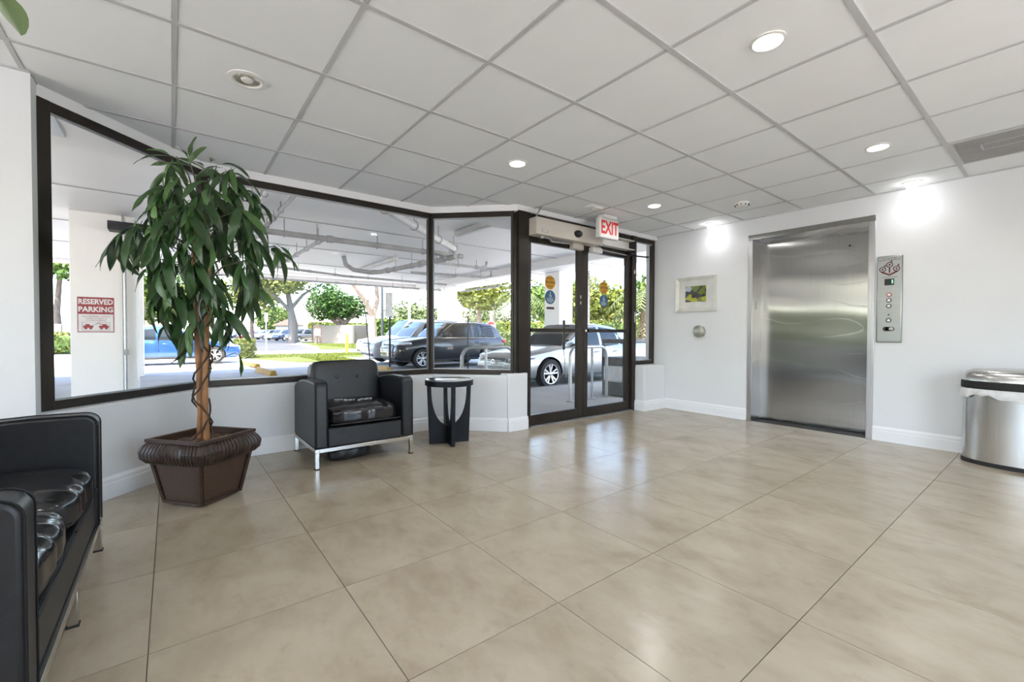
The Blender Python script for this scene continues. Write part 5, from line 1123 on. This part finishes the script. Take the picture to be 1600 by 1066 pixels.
for (lb, x, y, h_, r_, mt, n) in (('leafy tree behind the blue sedan and potted tree', -64, -2.5, 6.5, 4.6, 'fol_mid', 3000), ('yellow green tree over the distant red car', -66, 8.6, 6.2, 4.2, 'fol_light', 2800), ('broad tree left of the sign column', -46, -6.8, 6.8, 4.6, 'fol_mid', 2200), ('yellow green tree behind the blue sedan', -46, .6, 3.8, 3.2, 'fol_light', 2400),
                                  ('pale tree behind the grey light pole', -60, 28.5, 3.4, 4.4, 'fol_pale', 2600), ('pale tree left of the far deck column', -49.5, 25.2, 3.0, 3.6, 'fol_pale', 2400), ('pale tree right of the far deck column', -47, 33.5, 3.2, 3.8, 'fol_pale', 2400),
                                  ('yellow green tree over the stop sign', -29.5, 20.8, 4.6, 2.9, 'fol_light', 3200), ('large tree seen through the left door leaf', -27.5, 27.8, 3.8, 3.5, 'fol_mid', 4200), ('bright tree seen through the right door leaf', -20.6, 25.6, 3.7, 2.9, 'fol_light', 4200), ('dense tree behind the right door leaf', -19.0, 32.6, 4.0, 3.7, 'fol_mid', 4200), ('tall tree behind the sidelight window', -12.6, 25.5, 3.9, 3.0, 'fol_light', 3400), ('leafy tree between the door leaves', -33.0, 34.5, 4.2, 4.3, 'fol_mid', 4200)):
    tree(lb, x, y, [(0, 0, 0), (.1, -.1, h_ * .4), (-.1, .1, h_ * .85)], blob((0, 0, h_), r_, n, 8, .85), mt, .40 if y > 20 else .5, .22)
def palm(label, x, y, h_, r_=.16, nf=14, fl=2.0, dry=6):
    t = thing('palm_tree', label, 'palm tree', (x, y, GZ), 0, 'palms beyond the parking deck'); m_ = MB(); m_.tube([(0, 0, 0), (.05, 0, h_ * .5), (.02, .03, h_)], [r_ * 1.25, r_, r_ * .9], 12); m_.build('trunk', M['barkpale'], t)
    for k in range(nf + dry):
        a = k * 2.399; dryf = k >= nf; up = trg.uniform(.2, 1.0) if not dryf else -1.1; L_ = fl * trg.uniform(.8, 1.1) * (.7 if dryf else 1); fr = MB(); pts = []
        for i in range(9):
            s_ = i / 8; rr_ = L_ * s_ * (1 if not dryf else .35); pts.append(Vector((math.cos(a) * rr_, math.sin(a) * rr_, h_ + (up * s_ - (1.3 if not dryf else .6) * s_ * s_) * L_ * .8)))
        fr.tube(pts, .012, 4)
        for i in range(1, 9):
            d = (pts[i] - pts[i - 1]).normalized(); n = d.cross(Vector((0, 0, 1))).normalized()
            for sg in (-1, 1):
                for f in (.0, .5):
                    p = pts[i].lerp(pts[i - 1], f); e = p + n * sg * L_ * .22 + d * L_ * .12 - Vector((0, 0, L_ * .08)); fr.add([p - d * .03, p + d * .03, e], [(0, 1, 2)])
        fr.build('frond', M['frond_dry' if dryf else 'fol_pale'], t, smooth=0)
palm('tall palm with a pale trunk beside the far deck column', -35.5, 26.4, 8.0, .27); palm('palm with shaggy trunk left of the door post', -19.2, 17.0, 3.6, .20, 14, 1.8, 14); palm('palm with dry hanging fronds seen through the sidelight window', -6.9, 12.5, 2.5, .17, 16, 1.5, 20); palm('palm seen through the right door leaf', -15.5, 18.9, 5.0, .16, 14, 1.7, 4)
def hedge(label, x0, x1, y0, y1, h_, mt, n, size, rz=0, name='hedge'):
    t = thing(name, label, 'hedge', ((x0 + x1) / 2, (y0 + y1) / 2, GZ), rz); a, b = (x1 - x0) / 2, (y1 - y0) / 2
    MB().bx(-a + .12, a - .12, -b + .12, b - .12, 0, h_ - .10).build('inner_branches', M['core'], t, bevel=.1)
    mb = MB()
    for _ in range(n):
        p = Vector((trg.uniform(-a, a), trg.uniform(-b, b), trg.uniform(.02, h_))); f = trg.randrange(5)
        if f == 0: p.x = a
        elif f == 1: p.x = -a
        elif f == 2: p.y = b
        elif f == 3: p.y = -b
        else: p.z = h_
        p += Vector((trg.uniform(-.1, .1), trg.uniform(-.1, .1), trg.uniform(-.08, .08))); s_ = size * trg.uniform(.6, 1.3); u = Vector((trg.uniform(-1, 1), trg.uniform(-1, 1), trg.uniform(-1, 1))).normalized(); v = u.cross(Vector((trg.uniform(-1, 1), trg.uniform(-1, 1), trg.uniform(-1, 1)))).normalized()
        mb.add([p - u * s_ * .5, p + v * s_ * .3, p + u * s_ * .5, p - v * s_ * .3], [(0, 1, 2, 3)])
    tag(mb.build('foliage', M[mt], t, smooth=0), kind='stuff')
hedge('clipped box hedge in front of the blue sedan', -22.6, -21.8, 2.35, 3.05, .85, 'fol_light', 1500, .10)
hedge('long yellow green hedge behind the dumpster enclosure', -74, -71, 17.5, 38, 2.7, 'fol_light', 3500, .5, R(0))
hedge('green hedge right of the dumpster enclosure', -46, -43.5, 17.2, 22, 2.6, 'fol_mid', 2600, .4)
hedge('long clipped hedge behind the stop sign and silver sedan', -41, -38.5, 27, 46, 2.5, 'fol_light', 4200, .32); hedge('clipped hedge seen through the right door leaf', -26, -10.5, 21.0, 22.3, 1.95, 'fol_light', 5200, .24)
hedge('leafy shrub row behind the black suv rear', -24.5, -21, 17.4, 20.7, 1.2, 'fol_pale', 2000, .22); hedge('low green hedge behind the sidelight window', -9.5, -4.0, 13.5, 14.5, .95, 'fol_light', 2400, .14)
hedge('green hedge left of the sign column', -34, -32.5, -9, -3, 1.1, 'fol_light', 2000, .2)
hedge('tall green hedge behind the sofa windows out of view', -24, -21, -40, -9, 2.6, 'fol_mid', 4000, .5)
hedge('green hedge behind the rear glazing out of view', -14, 8, -22, -20, 2.4, 'fol_light', 3500, .5)
fn_ = thing('fence', 'pale board fence beyond the blue sedan', 'fence', (-40, -1, GZ))
for k in range(22): MB().bx(-.03, .03, -8 + k * .4, -8 + k * .4 + .37, 0, 1.75).build('board', M['stucco'], fn_, smooth=0)
# glazed rear of the lobby and what lies behind it
